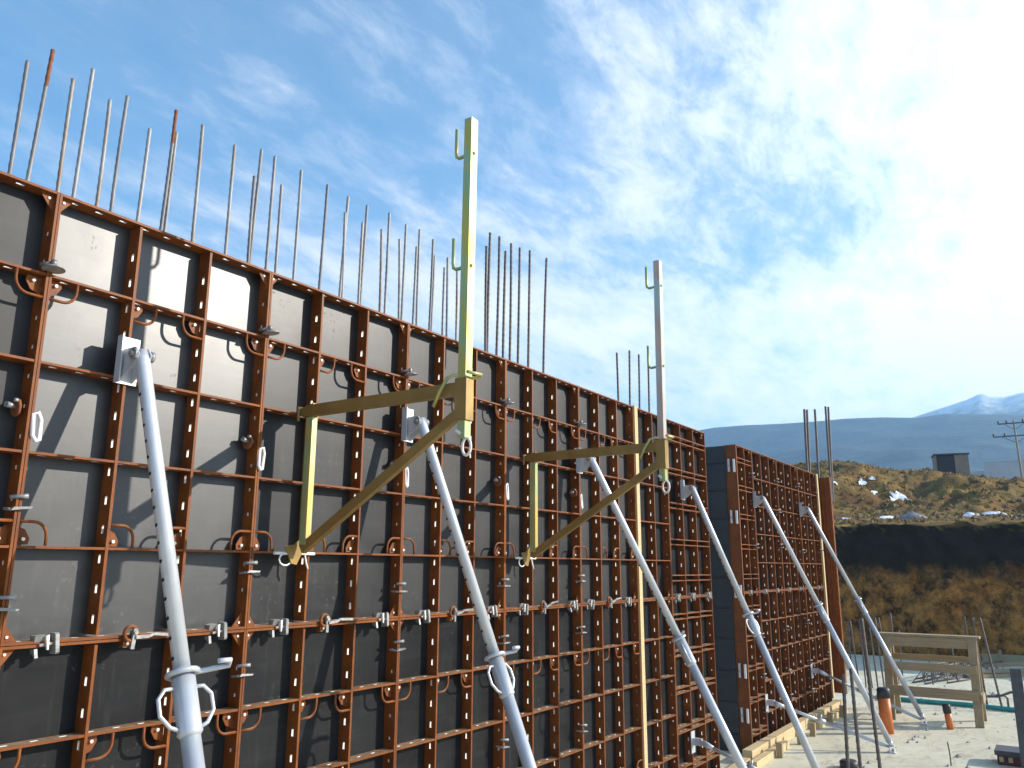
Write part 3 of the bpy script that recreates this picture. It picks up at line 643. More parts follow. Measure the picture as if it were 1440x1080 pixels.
# ------------------------------------------------------------------ raking props
def prop(hs, hz, fs, fy, label, klow, collar_t=0.53):
    r = thing('raking_prop', label, 'prop', (hs, 0, 0), 0, 'galvanised raking props against the walls')
    H = Vector((0.0, -0.17, hz)); F = Vector((fs - hs, fy, 0.10)); A = (F - H); L = A.length; a = A.normalized()
    # head: channel plate bolted to the stud, two lugs and a pin
    b = MB(); b.box(-0.075, 0.075, -0.012, 0.0005 - 0.002, hz - 0.17, hz + 0.14); b.box(-0.075, -0.066, -0.06, -0.0125, hz - 0.17, hz + 0.14); b.build('head_plate', GALV, r)
    for x in (-0.048, 0.040):
        b = MB(); b.prism([(x, -0.013, hz - 0.16), (x, -0.013, hz + 0.05), (x, -0.17, hz + 0.05), (x, -0.21, hz), (x, -0.17, hz - 0.06)], (0.008, 0, 0)); b.build('lug', GALV, r)
    b = MB(); b.tube([(-0.085, H.y, hz), (0.085, H.y, hz)], 0.019, 10); b.tube([(-0.066, H.y, hz), (-0.05, H.y, hz)], 0.036, 10); b.tube([(0.05, H.y, hz), (0.075, H.y, hz)], 0.036, 10); b.build('pin', SILVER, r)
    C = H + A * collar_t
    side = a.cross(zz).normalized(); upv = side.cross(a).normalized()
    b = MB(); b.tube([H - a * 0.03, H + a * 0.05, C], [0.034, 0.045, 0.045], 14); it = b.build('inner_tube', GALV, r)
    left = (-upv * 0.25 - side * 1.0)
    cam_l = (CAM - Vector((hs, 0, 0)) - (H + A * 0.3)); cl = (cam_l - a * cam_l.dot(a)).normalized(); lf = a.cross(cl).normalized()
    if lf.dot(rt) > 0: lf = -lf
    dirn = (lf * 0.86 + cl * 0.5).normalized()
    b = MB(); k = 0.3
    while k < L * collar_t - 0.1:
        p = H + a * k; b.tube([p + dirn * 0.038, p + dirn * 0.0466], 0.0115, 7); k += 0.11
    b.build('pin_hole_shade_discs', HOLESHADE, it)  # raised black discs, no real holes: they imitate the shade inside
    b = MB(); b.tube([C + a * 0.02, F - a * 0.10], [0.051, 0.051], 14); b.tube([F - a * 0.10, F], [0.050, 0.03], 14); b.build('outer_tube', GALV, r)
    b = MB(); b.tube([C - a * 0.10, C - a * 0.05, C - a * 0.049, C + a * 0.22, C + a * 0.23, C + a * 0.25], [0.050, 0.052, 0.062, 0.062, 0.066, 0.052], 16); b.build('collar', GALV, r)
    for sg in (-1, 1):
        o_ = side * sg
        pts = [C + a * 0.0 + o_ * 0.06, C + a * 0.0 + o_ * 0.11, C + a * 0.045 + o_ * 0.15, C + a * 0.13 + o_ * 0.15, C + a * 0.19 + o_ * 0.105, C + a * 0.21 + o_ * 0.06]
        b = MB(); b.tube(pts, 0.011, 8); b.build('handle', GALV, r)
    b = MB(); b.tube([C - a * 0.075 + (upv * cos(t) + side * sin(t)) * 0.075 for t in [i / 14 * 2 * pi for i in range(14)]], 0.016, 8, 0, True); b.build('adjusting_nut', GALV, r)
    sd = side if side.dot(rt) > 0 else -side
    b = MB(); b.tube([C - a * 0.075 + sd * 0.07, C - a * 0.09 + sd * 0.19 - upv * 0.02, C - a * 0.085 + sd * 0.26 + upv * 0.03, C - a * 0.10 + sd * 0.24 + upv * 0.08, C - a * 0.10 + sd * 0.17 + upv * 0.08], 0.015, 8); b.build('nut_handle', GALV, r)
    # foot plate
    fp = Vector((F.x, F.y, 0.0))
    b = MB(); b.box(F.x - 0.09, F.x + 0.13, F.y - 0.07, F.y + 0.07, 0.002, 0.014); b.build('foot_plate', GALV, r)
    for yy in (-0.045, 0.037):
        b = MB(); b.prism([(F.x - 0.05, F.y + yy, 0.014), (F.x + 0.06, F.y + yy, 0.014), (F.x + 0.04, F.y + yy, 0.13), (F.x - 0.03, F.y + yy, 0.13)], (0, 0.008, 0)); b.build('foot_lug', GALV, r)
    b = MB(); b.tube([(F.x + 0.09, F.y, 0.014), (F.x + 0.09, F.y, 0.05)], 0.018, 8); b.build('anchor_bolt', SILVER, r)
    # short lower strut back to the wall
    K = Vector((0.0, -0.14, klow)); E = Vector((F.x, F.y + 0.05, 0.09)); e = (E - K).normalized(); mid = K + (E - K) * 0.42
    b = MB(); b.tube([K, K + e * 0.10, K + e * 0.2], [0.042, 0.042, 0.026], 12); b.tube([K + e * 0.2, mid], 0.026, 12); b.tube([mid, E - e * 0.12, E], [0.033, 0.033, 0.02], 12); ls = b.build('lower_strut', GALV, r)
    b = MB(); b.tube([mid - e * 0.06, mid + e * 0.07], 0.044, 12); b.tube([mid + Vector((0, 0, 0.03)), mid + Vector((0.05, 0, 0.10))], 0.012, 6); b.build('strut_collar', GALV, ls)
    b = MB(); b.box(-0.07, 0.07, -0.012, -0.002, klow - 0.16, klow + 0.14); b.box(-0.03, 0.03, -0.15, -0.0125, klow - 0.05, klow + 0.05); b.build('strut_bracket', GALV, r)
    return r
prop(2.917, 4.45, 2.75, -2.03, 'nearest galvanised raking prop, largest, at the left of the photo', 0.66, 0.445)
prop(5.69, 4.43, 5.64, -2.03, 'second galvanised raking prop, its head behind the nearest bracket arm', 0.66, 0.475)
prop(8.95, 4.45, 9.76, -2.03, 'third galvanised raking prop, passing behind the farther bracket and the timber batten', 0.66, 0.50)
prop(12.29, 4.35, 11.95, -2.03, 'fourth galvanised raking prop, at the far end of the near wall', 0.64, 0.455)
prop(15.93, 4.45, 16.51, -1.98, 'fifth raking prop, left one of the two on the far wall', 0.73, 0.47)
prop(19.24, 4.45, 19.79, -2.05, 'farthest raking prop, its foot right of the orange pipe', 0.97, 0.47)

# ------------------------------------------------------------------ platform brackets with guard posts
def bracket(s, zA, yT, ztop, post_mat, label):
    r = thing('platform_bracket', label, 'bracket', (s, 0, 0), 0, 'zinc platform brackets hung on the near wall')
    def channel(name, p0, p1, hgt, wid):
        p0, p1 = Vector(p0), Vector(p1); a = (p1 - p0).normalized(); u = Vector((1, 0, 0)).cross(a).normalized()
        if u.z < 0: u = -u
        b = MB(); b.bar(p0, p1, wid, hgt, u)
        return b.build(name, ZINC, r)
    channel('arm', (0, -0.10, zA), (0, yT + 0.06, zA + 0.005), 0.092, 0.05)
    b = MB(); b.prism([(-0.032, -0.005, zA - 0.03), (-0.032, -0.005, zA + 0.02), (-0.032, -0.16, zA + 0.055), (-0.032, -0.16, zA - 0.055)], (0.064, 0, 0)); b.build('arm_hook', ZINC, r)
    b = MB(); b.tube([(-0.06, -0.012, zA + 0.025), (0.07, -0.012, zA + 0.03)], 0.012, 8); b.tube([(-0.05, -0.02, zA + 0.02), (-0.05, -0.02, zA - 0.08)], 0.012, 8); b.build('hook_pin', ZINC, r)
    channel('diagonal', (0, -0.10, 3.265), (0, yT + 0.055, zA - 0.17), 0.072, 0.045)
    b = MB(); b.box(-0.026, 0.026, -0.155, -0.085, 3.30, zA - 0.054); b.build('upright', ZPOST1, r)
    b = MB(); b.prism([(-0.12, -0.03, 3.29), (-0.05, -0.03, 3.16), (0.0, -0.03, 3.15), (0.05, -0.03, 3.24), (0.04, -0.03, 3.36), (-0.03, -0.03, 3.30)], (0, -0.014, 0)); b.build('toe_plate', ZINC, r)
    b = MB(); b.tube([(-0.20, -0.016, 3.235), (0.20, -0.016, 3.235)], 0.012, 8)
    b.tube([(-0.10 + 0.06 * cos(t), -0.03, 3.19 + 0.045 * sin(t)) for t in [i / 10 * 2 * pi for i in range(10)]], 0.007, 6, 0, True)
    b.tube([(0.09, -0.03, 3.23), (0.10, -0.04, 3.16), (0.12, -0.04, 3.12)], 0.008, 6); b.build('toe_pin', SLEEVE, r)
    b = MB(); b.box(-0.043, 0.043, yT - 0.042, yT + 0.056, zA - 0.22, zA + 0.075)
    sk = b.build('post_socket', ZINC, r)
    b = MB(); b.box(-0.034, 0.034, yT - 0.028, yT + 0.034, zA - 0.34, zA - 0.221); b.build('socket_stub', ZPOST1, sk)
    P = MB(); P.box(-0.038, 0.038, -0.030, 0.036, 0, ztop - zA - 0.07); po = P.build('guard_post', post_mat, r, (0, yT, zA + 0.076)); po.rotation_euler = (radians(0.6), 0, 0)
    for hz in (ztop - 0.27, ztop - 1.14):
        z = hz - zA - 0.076
        b = MB(); b.tube([(0, -0.045, z - 0.0), (0, 0.034, z), (0, 0.105, z - 0.006), (0, 0.130, z + 0.012), (0, 0.135, z + 0.05), (0, 0.135, z + 0.235)], 0.0135, 8); b.build('rail_hook', ZPOST1, po)
    z = zA + 0.10
    b = MB(); b.tube([(-0.075, yT - 0.075, z), (0.07, yT - 0.085, z + 0.005), (0.095, yT - 0.06, z), (0.08, yT - 0.03, z - 0.01), (0.02, yT + 0.0, z - 0.015), (-0.06, yT + 0.05, z - 0.005), (-0.06, yT + 0.11, z - 0.02), (-0.06, yT + 0.17, z - 0.10), (-0.06, yT + 0.23, z - 0.21)], 0.0125, 8); b.build('locking_pin', ZPOST1, r)
    cz = zA - 0.40
    b = MB(); b.tube([(0.0, yT - 0.02 + 0.036 * cos(t), cz + 0.06 * sin(t)) for t in [i / 12 * 2 * pi for i in range(12)]], 0.010, 8, 0, True)
    b.tube([(-0.06, yT + 0.03, zA - 0.29), (0.0, yT + 0.0, zA - 0.33), (0, yT - 0.02, cz + 0.06)], 0.012, 6); b.build('ring', SLEEVE, r)
    return r
bracket(4.42, 4.335, -1.62, 6.37, ZPOST1, 'nearest yellow zinc bracket with a tall olive guard post and two hooks')
bracket(7.70, 4.33, -1.66, 6.31, ZPOST2, 'farther zinc bracket with a tall rosy grey guard post')

# ------------------------------------------------------------------ reinforcing bars
def rebar(base, top, r, name, label, group, mt=REBAR, ribs=True, tip=False):
    base, top = Vector(base), Vector(top); A = top - base; L = A.length; a = A / L
    mb = MB(); pts, rs = [], []
    n = int(L / 0.034) if ribs else 3
    bend = Vector((random.uniform(-1, 1), random.uniform(-1, 1), 0)) * 0.008
    for i in range(n + 1):
        t = i / n; p = A * t + bend * 4 * t * (1 - t)
        pts.append(p); rs.append(r * (1.0 if i % 2 else 0.82))
    pts.append(A + a * 0.004); rs.append(r * 0.7)
    mb.tube(pts, rs, 7)
    if tip: mb.m = [1 if min(mb.v[i][2] for i in f) > A.z * 0.82 else 0 for f in mb.f]
    o = mb.build(name, [mt, RUSTY], None, base); tag(o, label, 'rebar', group)
    return o
RB = [(2.16, 6.27, 2.15), (2.30, 6.43, 2.26), (2.45, 6.30, 2.45), (2.57, 6.44, 2.55), (2.71, 6.28, 2.70), (2.83, 6.37, 2.82), (3.02, 6.21, 3.0), (3.21, 6.45, 3.18),
      (3.23, 6.28, 3.22), (3.44, 6.44, 3.44), (3.74, 6.41, 3.74), (3.95, 6.23, 3.96), (4.0, 6.49, 3.97), (4.14, 6.49, 4.13), (4.23, 6.27, 4.23), (4.43, 6.49, 4.42),
      (4.74, 6.48, 4.71), (5.0, 6.47, 4.96), (4.97, 6.30, 4.98), (5.25, 6.48, 5.22), (5.20, 6.29, 5.20), (5.46, 6.31, 5.47), (5.56, 6.52, 5.55), (5.72, 6.30, 5.74),
      (5.81, 6.49, 5.79), (5.98, 6.31, 5.96), (6.02, 6.51, 6.02), (6.24, 6.48, 6.21), (6.27, 6.31, 6.25), (6.44, 6.23, 6.44), (6.49, 6.36, 6.50), (6.66, 6.30, 6.66),
      (7.20, 6.73, 7.21), (7.27, 6.92, 7.24), (7.46, 6.94, 7.41), (7.59, 6.80, 7.56), (7.71, 6.94, 7.68), (7.90, 6.95, 7.86), (8.13, 6.99, 8.09), (8.53, 7.02, 8.45),
      (10.50, 6.20, 10.51), (10.93, 6.33, 10.90), (11.26, 6.34, 11.22), (11.61, 6.54, 11.58)]
order = sorted(range(len(RB)), key=lambda i: RB[i][0])
rank = {i: k + 1 for k, i in enumerate(order)}
for i, (s1, z1, s0) in enumerate(RB):
    k = rank[i]
    if i < 32: lab = 'steel bar above the near wall top, %s from the left' % ordinal(k)
    elif i < 40: lab = 'tall dark bar right of the yellow guard post, %s of eight from left' % ordinal(k - 32)
    else: lab = 'short bar left of the rosy guard post, %s of four from left' % ordinal(k - 40)
    if i in (1, 7): lab = ('rust topped ' if i == 7 else 'brown rusted ') + lab
    f = (4.9 - 5.5) / (z1 - 5.5)
    rebar((s0 + (s1 - s0) * f, 0.2, 4.9), (s1, 0.2, z1), 0.0145 if i < 32 else 0.0175, 'rebar', lab, 'reinforcing bars standing above the near wall', REBAR if i < 32 else REBARD, True, i in (1, 7))
for i, (a, b, c) in enumerate([(21.54, 7.15, 21.38), (21.82, 7.18, 21.58), (22.67, 7.33, 22.43), (23.95, 7.62, 23.80), (24.3, 7.66, 23.97)]):
    rebar((c, 0.3, 4.9), (a, 0.3, b), 0.034, 'rebar', 'tall bar above the far end of the far wall, %s from the left' % ordinal(i + 1), 'bars above the far wall', REBARD)

# ------------------------------------------------------------------ things on the slab
def board(p0, p1, w, h, mt, name, parent=None, upv=(0, 0, 1)):
    p0, p1 = Vector(p0), Vector(p1); b = MB(); b.bar((0, 0, 0), p1 - p0, w, h, upv); return b.build(name, mt, parent, p0)
tag(board((14.3, -0.14, 0.10), (17.7, -0.12, 0.10), 0.16, 0.19, WOODX, 'timber_beam'), 'pale timber beam along the foot of the far wall, nearer length', 'timber', 'timber along the foot of the far wall')
tag(board((17.76, -0.12, 0.10), (20.9, -0.14, 0.09), 0.15, 0.18, WOODX, 'timber_beam'), 'pale timber beam along the foot of the far wall, farther length', 'timber', 'timber along the foot of the far wall')
tag(board((13.9, -0.36, 0.06), (15.9, -0.32, 0.06), 0.12, 0.115, WOODX, 'timber_beam'), 'short timber lying in front of the nearer beam at the far wall foot', 'timber', 'timber along the foot of the far wall')
tag(board((18.0, -0.34, 0.06), (20.4, -0.36, 0.06), 0.13, 0.12, WOODX, 'timber_beam'), 'short timber lying in front of the farther beam at the far wall foot', 'timber', 'timber along the foot of the far wall')
tag(board((13.0, -0.20, 0.05), (14.2, -0.16, 0.05), 0.12, 0.10, WOODX, 'timber_beam'), 'short yellow timber lying below the gap between the walls', 'timber')
for i, s in enumerate((15.0, 16.3, 17.2, 18.6, 19.7)):
    b = MB(); b.box(-0.04, 0.04, -0.05, 0.05, 0, 0.24); tag(b.build('timber_block', WOODZ, None, (s, -0.47, 0)), 'small timber block propping the foot beam of the far wall, %s from the left' % ordinal(i + 1), 'timber block', 'blocks at the foot of the far wall')

# trestle
tr = thing('timber_trestle', 'grey timber trestle frame standing on the slab', 'trestle', (20.6, -2.2, 0))
def tb(name, p0, p1, w, h, mt=WOODY, upv=(0, 0, 1)):
    o_ = Vector((20.6, -2.2, 0)); return board(Vector(p0) - o_, Vector(p1) - o_, w, h, mt, name, tr, upv)
tb('top_board', (20.35, -1.22, 1.735), (20.35, -3.20, 1.735), 0.30, 0.045)
tb('top_rail', (20.22, -1.26, 1.60), (20.22, -3.14, 1.60), 0.05, 0.20)
for y in (-1.40, -3.05):
    tb('leg', (20.02, y, 0.0), (20.22, y, 1.70), 0.16, 0.06, WOODZ, (1, 0, 0))
    tb('leg', (20.95, y, 0.0), (20.55, y, 1.70), 0.12, 0.06, WOODZ, (1, 0, 0))
    tb('end_brace', (20.08, y + 0.07, 0.42), (20.95, y + 0.07, 0.42), 0.04, 0.16)
tb('cross_board', (20.09, -1.33, 1.10), (20.09, -3.10, 1.10), 0.04, 0.17)
tb('cross_board', (20.58, -1.33, 1.25), (20.58, -3.10, 1.25), 0.04, 0.13)
tb('cross_board', (20.05, -1.33, 0.60), (20.05, -3.10, 0.60), 0.05, 0.20)
tb('end_block', (20.03, -3.14, 0.55), (20.55, -3.14, 0.55), 0.05, 0.16)

def capped_pipe(x, y, h, r, cap, lean, label):
    t = thing('orange_pipe', label, 'pipe', (x, y, 0), 0, 'capped orange pipes standing on the slab')
    b = MB(); b.tube([(0, 0, 0), lean_v(lean, h)], r, 16); b.build('pipe', ORANGEPIPE, t)
    p = lean_v(lean, h); c = lean_v(lean, h + cap)
    b = MB(); b.tube([lean_v(lean, h - 0.06), lean_v(lean, h + cap * 0.7), c], [r * 1.16, r * 1.2, r * 0.9], 16); b.build('cap', BLACKPL, t)
    return t
def lean_v(l, h): return Vector((l[0] * h, l[1] * h, h))
capped_pipe(18.32, -1.62, 0.72, 0.105, 0.13, (0, 0.04), 'tall thick orange pipe with a black cap')
capped_pipe(18.75, -1.46, 0.62, 0.06, 0.06, (0, 0.02), 'thin orange pipe close behind the thick orange pipe')
capped_pipe(19.5, -2.57, 0.36, 0.065, 0.12, (0, 0.08), 'short orange pipe with black cap in front of the trestle')
capped_pipe(14.9, -1.60, 0.02, 0.12, 0.10, (0, 0), 'low black capped pipe at the bottom edge of the photo')

pts = []
for k in range(40):
    y = -0.6 - k * 0.28; pts.append((22.65 + 0.10 * sin(k * 0.35) + 0.04 * sin(k * 1.1), y, 0.055))
b = MB(); b.tube(pts, 0.052, 8); tag(b.build('hose', TEAL), 'teal hose lying across the slab behind the trestle', 'hose')
pts = [(24.5 + 0.5 * sin(k * 0.4), -2.6 - k * 0.25, 0.035 + (0.10 * max(0, sin(k * 0.5)) if k > 2 else 0)) for k in range(22)]
b = MB(); b.tube(pts, 0.03, 8); tag(b.build('cable', DARKSTEEL), 'thin dark cable lying beyond the teal hose', 'cable')

# lattice girders of reinforcing steel lying on the slab
def girder(p0, p1, label):
    p0, p1 = Vector(p0), Vector(p1); A = p1 - p0; L = A.length; a = A / L; sd = a.cross(zz).normalized()
    t = thing('lattice_girder', label, 'reinforcement', p0, 0, 'steel lattice girders lying on the slab')
    for o in (sd * 0.17, -sd * 0.17, zz * 0.34):
        b = MB(); b.tube([o + zz * 0.02, o + A + zz * 0.02], 0.024, 6); b.build('chord', REBARD, t)
    b = MB(); n = int(L / 0.32)
    for sg in (1, -1):
        pts = []
        for i in range(n + 1):
            pts.append(a * (L * i / n) + (zz * 0.36 if i % 2 else sd * 0.17 * sg + zz * 0.02))
        b.tube(pts, 0.013, 5)
    b.build('zigzag_web', REBARD, t)
    return t
girder((26.4, -1.05, 0), (31.0, -2.3, 0), 'longest lattice girder, seen through the trestle')
girder((27.3, -1.0, 0), (31.5, -2.0, 0), 'lattice girder lying just behind the longest one')
girder((27.0, -1.55, 0), (30.6, -2.85, 0), 'lattice girder lying nearest the trestle leg')
for i, (x, y, z) in enumerate([(28.6, -3.0, 0.05), (28.9, -3.1, 0.16), (29.4, -3.05, 0.05), (29.6, -3.1, 0.27)]):
    tag(board((x, y + 0.9, z), (x + 1.6, y - 0.5, z), 0.2, 0.09, WOODY, 'timber_plank'), 'pale plank in the pile right of the lattice girders, %s from the near side' % ordinal(i + 1), 'plank', 'planks piled at the slab edge')
fe = thing('slab_edge_form', 'low pale timber form along the far slab edge at the right', 'formwork', (33.0, -2.3, 0))
b = MB(); b.box(0, 0.06, -8, 0.2, 0.0, 0.35); b.build('board', WOODY, fe)
b = MB(); b.box(0.07, 0.6, -8, 0.1, 0.0, 0.30); b.build('infill', CONC, fe)
for y in (-0.4, -1.6, -2.8): b = MB(); b.box(-0.07, -0.001, y, y + 0.07, 0, 0.5); b.build('stake', WOODZ, fe)

# starter bars on the slab
SB = [((23.0, -2.78, 0), (22.9, -2.70, 2.02), 'left of three leaning bars behind the right end of the trestle'),
      ((22.9, -2.98, 0), (22.9, -2.88, 2.0), 'middle of three leaning bars behind the right end of the trestle'),
      ((22.6, -3.30, 0), (23.0, -3.02, 2.0), 'right of three leaning bars behind the right end of the trestle'),
      ((8.70, -2.96, 0), (8.78, -2.99, 2.13), 'near upright bar at the bottom right, short left one of three'),
      ((8.76, -3.12, 0), (8.80, -3.06, 2.19), 'near upright bar at the bottom right, short middle one of three'),
      ((8.80, -3.30, 0), (8.83, -3.19, 2.66), 'near upright bar at the bottom right, tall right one of three'),
      ((16.0, -2.95, 0), (16.0, -2.93, 0.36), 'short thin bar standing alone on the slab right of the pipes')]
for p0, p1, lab in SB:
    rebar(p0, p1, 0.019 if p0[0] < 10 else 0.012 if p0[0] < 17 else 0.028, 'starter_bar', lab, 'dark starter bars on the slab', REBARD)
for i in range(9):
    y = 0.35 - i * 0.16; h = 1.5 + 0.5 * random.random()
    rebar((24.6 + 0.3 * random.random(), y, 0), (24.5, y + random.uniform(-0.06, 0.12), h), 0.022, 'starter_bar', 'dim upright bar beyond the far wall end, %s from the left' % ordinal(i + 1), 'dim starter bars beyond the far wall', REBARD, False)
for i, (x, y) in enumerate([(26.5, -1.4), (27.5, -1.9), (26.0, -0.6), (25.2, -0.2)]):
    rebar((x, y, 0), (x, y + 0.05, 0.8 + 0.2 * (i % 2)), 0.022, 'starter_bar', 'short upright bar seen under the trestle top, %s from the right' % ordinal([2, 1, 3, 4][i]), 'short bars seen under the trestle', REBARD, False)
b = MB(); b.tube([(0, 0, 0), (0, 0, 0.28), (0.02, 0.05, 0.33), (0.04, 0.22, 0.33)], 0.024, 8); tag(b.build('bent_bar', REBARD, None, (22.6, -3.42, 0)), 'bent bar hooking out of the slab beside the teal hose', 'rebar')

# steel post and dark box at the right edge
ps = thing('steel_post', 'dark steel channel post standing at the right edge of the photo', 'post', (16.3, -4.0, 0))
b = MB(); b.box(-0.05, 0.05, -0.09, -0.078, 0, 1.55); b.build('flange', DARKSTEEL, ps)
b = MB(); b.box(-0.05, -0.038, -0.0775, 0.06, 0, 1.55); b.build('web', DARKSTEEL, ps)
b = MB(); b.box(-0.05, 0.05, 0.0605, 0.072, 0, 1.55); b.build('flange', DARKSTEEL, ps)
bx = thing('tool_box', 'low dark lidded box at the bottom right corner', 'box', (16.75, -3.78, 0))
b = MB(); b.box(-0.22, 0.25, -0.42, 0.20, 0.0, 0.15); b.build('body', MAROON, bx)
b = MB(); b.box(-0.26, 0.28, -0.45, 0.23, 0.152, 0.225); b.build('lid', DARKSTEEL, bx)
for y in (-0.02, 0.11): b = MB(); b.box(-0.232, -0.2205, y, y + 0.06, 0.05, 0.13); b.build('latch', WOOD, bx)

# ------------------------------------------------------------------ beyond the cut
def ground_z(x, y):
    best = None
    for v in TB.v:
        dd = (v[0] - x) ** 2 + (v[1] - y) ** 2
        if best is None or dd < best[0]: best = (dd, v[2])
    return best[1]
hut = thing('concrete_hut', 'small square concrete hut with a dark side on the mound top', 'hut', (79.5, 2.6, 10.0), radians(12))
b = MB(); b.box(-0.9, 0.9, -1.3, -0.25, -1, 2.62); b.build('body', HUTW, hut)
b = MB(); b.box(-1.0, 1.0, -1.4, 1.35, 2.62, 2.74); b.build('roof_slab', DARKSTEEL, hut)
b = MB(); b.box(-0.82, 0.85, -0.25, 1.12, -1, 2.60); b.build('dark_face', DARKFACE, hut)  # left part of the hut, coloured darker than the body
b = MB(); b.box(-0.9, 0.9, 1.125, 1.28, -1, 2.615); b.build('corner_pier', HUTW, hut)
hall = thing('pale_hall', 'large pale industrial hall behind the mound at the right edge', 'building', (122, 0.5, 6.0), 0)
b = MB(); b.box(0, 22, -34, 2.3, -1, 10.55); b.build('wall', PALEWALL, hall)
b = MB(); b.box(-0.06, 22.2, -34.1, 2.36, 10.55, 10.7); b.build('roof', GALV, hall)
b = MB(); b.box(2, 16, 2.31, 5.0, -1, 9.7); b.build('side_wing', PALEWALL, hall)
for k in range(7): b = MB(); b.box(-0.07, -0.001, 1.6 - k * 2.2, 1.66 - k * 2.2, -0.5, 10.5); b.build('wall_seam', GALV, hall)
pp = thing('power_pole', 'leaning power line pole with two cross arms at the right edge', 'pole', (108, -1.75, 6.0))
b = MB(); b.tube([(0, -0.03, 0), (0, 0.22, 13.6)], [0.15, 0.09], 10); b.build('pole', WOODZ, pp)
for z, hl in ((13.25, 1.6), (11.8, 2.2)):
    b = MB(); b.box(-0.07, 0.07, -hl + 0.2, hl + 0.2, z, z + 0.12); b.build('cross_arm', DARKSTEEL, pp)
    b = MB(); b.bar((0.09, 0.2 - hl * 0.6, z), (0.09, 0.2, z - 0.7), 0.05, 0.05); b.bar((0.09, 0.2 + hl * 0.6, z), (0.09, 0.2, z - 0.7), 0.05, 0.05); b.build('arm_brace', DARKSTEEL, pp)
    for y in (-hl + 0.25, -hl * 0.45, hl * 0.55, hl + 0.1):
        b = MB(); b.tube([(0, y + 0.05, z + 0.12), (0, y + 0.05, z + 0.22), (0, y + 0.05, z + 0.30), (0, y + 0.05, z + 0.45)], [0.04, 0.11, 0.07, 0.09], 8); b.build('insulator', BLACKPL, pp)

# snow patches, gravel heap, dry grass tufts, clods
def patch(cx, cy, lx, ly, name_seed, slope):
    mb = MB(); n = 18; ring = []
    c = len(mb.v); mb.v.append((cx, cy, ground_z(cx, cy) + 0.09))
    for k in range(n):
        a = 2 * pi * k / n; q = 0.75 + 0.45 * noise.noise(Vector((cos(a) * 1.7 + name_seed, sin(a) * 1.7, name_seed)))
        x, y = cx + lx * q * cos(a), cy + ly * q * sin(a); mb.v.append((x, y, ground_z(x, y) + 0.03)); ring.append(len(mb.v) - 1)
    for k in range(n):
        x = (mb.v[ring[k]][0] + cx) / 2; y = (mb.v[ring[k]][1] + cy) / 2; mb.v.append((x, y, ground_z(x, y) + 0.09))
    for k in range(n):
        k2 = (k + 1) % n; a, b_ = ring[k], ring[k2]; e, f = ring[-1] + 1 + k, ring[-1] + 1 + k2
        mb.face((a, b_, f, e), 0, True); mb.face((e, f, c), 0, True)
    return mb
SN = [(64, 8.6, 0.8, 0.7, 1), (60, 4.0, 1.0, 0.95, 2), (62, 6.6, 0.6, 0.35, 3), (60, 5.6, 0.7, 0.35, 4), (44, 2.3, 0.8, 0.9, 5), (44, -1.4, 0.6, 0.45, 6), (44.3, -2.4, 0.6, 0.85, 7), (63, 6.1, 0.5, 0.3, 8), (43.5, 3.9, 0.5, 0.35, 9), (58, 7.6, 0.5, 0.3, 10)]
sm_ = MB()
for a in SN:
    p = patch(*a, 0); o = len(sm_.v); sm_.v += p.v; sm_.f += [tuple(i + o for i in f) for f in p.f]; sm_.m += p.m; sm_.s += p.s
tag(sm_.build('snow', SNOW), kind='stuff')
gh = MB(); n = 20
gz = ground_z(43, 0.95) - 0.05; gh.v.append((43, 0.95, gz + 0.42))
for ring_ in range(1, 5):
    for k in range(n):
        a = 2 * pi * k / n; q = ring_ / 4; gh.v.append((43 + 0.9 * q * cos(a), 0.95 + 0.75 * q * sin(a), gz + 0.42 * (1 - q) ** 0.8 - (0.06 if ring_ == 4 else 0) + random.uniform(-0.03, 0.03)))
for k in range(n): gh.face((0, 1 + k, 1 + (k + 1) % n), 0)
for r_ in range(3):
    for k in range(n): gh.face((1 + r_ * n + k, 1 + (r_ + 1) * n + k, 1 + (r_ + 1) * n + (k + 1) % n, 1 + r_ * n + (k + 1) % n), 0)
GRAVEL = simple('grey_gravel', (0.16, 0.15, 0.145), (0.30, 0.29, 0.28), 14, 0.9, 0, 0.6, bdist=0.03)
tag(gh.build('gravel_heap', GRAVEL), 'small grey gravel heap at the rim of the cut', 'gravel heap')

GRASS = simple('dry_grass', (0.17, 0.11, 0.03), (0.36, 0.235, 0.07), 2.5, 0.9, 0, 0)
gr = MB(); rnd = random.Random(3)
tv = TB.v
cand = [v for v in tv if 36.4 < v[0] < 92 and -9 < v[1] < 15 and v[2] > 4.4]
for i in range(5000):
    v = rnd.choice(cand); x, y, z = v[0] + rnd.uniform(-0.25, 0.25), v[1] + rnd.uniform(-0.12, 0.12), v[2] - 0.08
    if noise.noise(Vector((x * 0.22, y * 0.3, 2))) < -0.12: continue
    h = rnd.uniform(0.06, 0.22) * (1.0 if x > 50 else 0.7)
    for q in range(2):
        a = rnd.uniform(0, 2 * pi); wv = 0.05 + 0.06 * rnd.random(); lx, ly = rnd.uniform(-0.2, 0.2), rnd.uniform(-0.2, 0.2)
        o = len(gr.v); gr.v += [(x - cos(a) * wv, y - sin(a) * wv, z), (x + cos(a) * wv, y + sin(a) * wv, z), (x + lx, y + ly, z + h + 0.08)]; gr.face((o, o + 1, o + 2))
tag(gr.build('dry_grass', GRASS), kind='stuff')
CLOD = simple('earth_clod', (0.09, 0.055, 0.025), (0.24, 0.15, 0.07), 2, 0.95, 0, 0.3)
cl = MB()
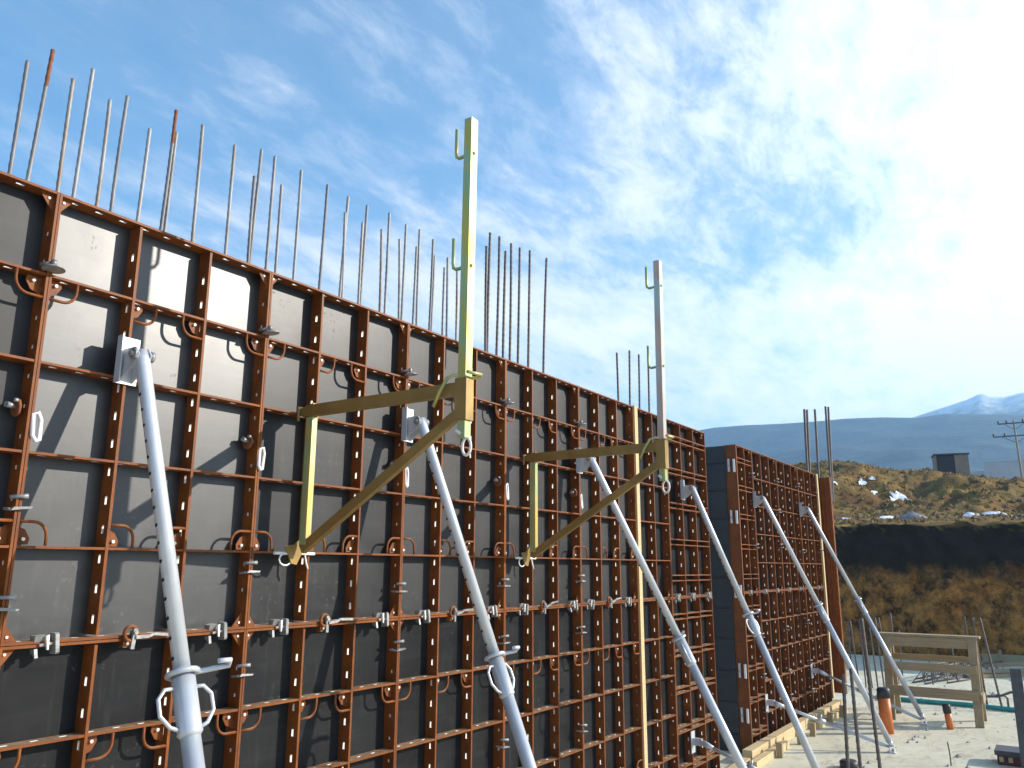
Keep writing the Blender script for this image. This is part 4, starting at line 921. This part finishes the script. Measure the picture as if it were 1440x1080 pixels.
for i in range(1500):
    v = rnd.choice(cand); x, y, z = v; s = rnd.uniform(0.05, 0.20) * (1.6 if rnd.random() < 0.08 else 1)
    o = len(cl.v)
    for dx, dy, dz in ((1, 0, 0), (-1, 0, 0), (0, 1, 0), (0, -1, 0), (0, 0, 1), (0, 0, -1)):
        q = rnd.uniform(0.6, 1.2) * s; cl.v.append((x + dx * q + 0.02, y + dy * q, z + dz * q * 0.8))
    for f in ((0, 2, 4), (2, 1, 4), (1, 3, 4), (3, 0, 4), (2, 0, 5), (1, 2, 5), (3, 1, 5), (0, 3, 5)): cl.face([o + k for k in f])
tag(cl.build('earth_clods', CLOD), kind='stuff')
# small litter and rubble on the slab near the wall foot
rb_ = MB()
for i in range(170):
    x, y = rnd.uniform(13, 31), rnd.uniform(-5.2, -0.4); s = rnd.uniform(0.012, 0.05) * (1.0 if rnd.random() < 0.9 else 1.6)
    o = len(rb_.v)
    for dx, dy, dz in ((1, 0, 0), (-1, 0, 0), (0, 1, 0), (0, -1, 0), (0, 0, 1), (0, 0, -0.2)):
        q = rnd.uniform(0.6, 1.3) * s; rb_.v.append((x + dx * q, y + dy * q, 0.004 + max(0, dz) * q))
    for f in ((0, 2, 4), (2, 1, 4), (1, 3, 4), (3, 0, 4)): rb_.face([o + k for k in f])
tag(rb_.build('rubble', CONC), kind='stuff')

# ------------------------------------------------------------------ air
HAZE = True
if HAZE:
    hb = MB(); hb.box(-3600, 3600, -3600, 3600, -1.5, 520)
    hm = bpy.data.materials.new('haze_air'); hm.use_nodes = True; t = hm.node_tree; t.nodes.clear()
    pv = N(t, 'ShaderNodeVolumePrincipled'); pv.inputs['Color'].default_value = (0.40, 0.68, 1.0, 1); pv.inputs['Density'].default_value = 0.00034
    pv.inputs['Anisotropy'].default_value = 0.2
    ou = N(t, 'ShaderNodeOutputMaterial'); t.links.new(pv.outputs[0], ou.inputs['Volume'])
    tag(hb.build('haze', hm), kind='stuff')
    # the ground sheet reaches further than the air box needs: keep it inside
    g0 = bpy.data.objects['ground']; g0.scale = (0.85, 0.85, 1)
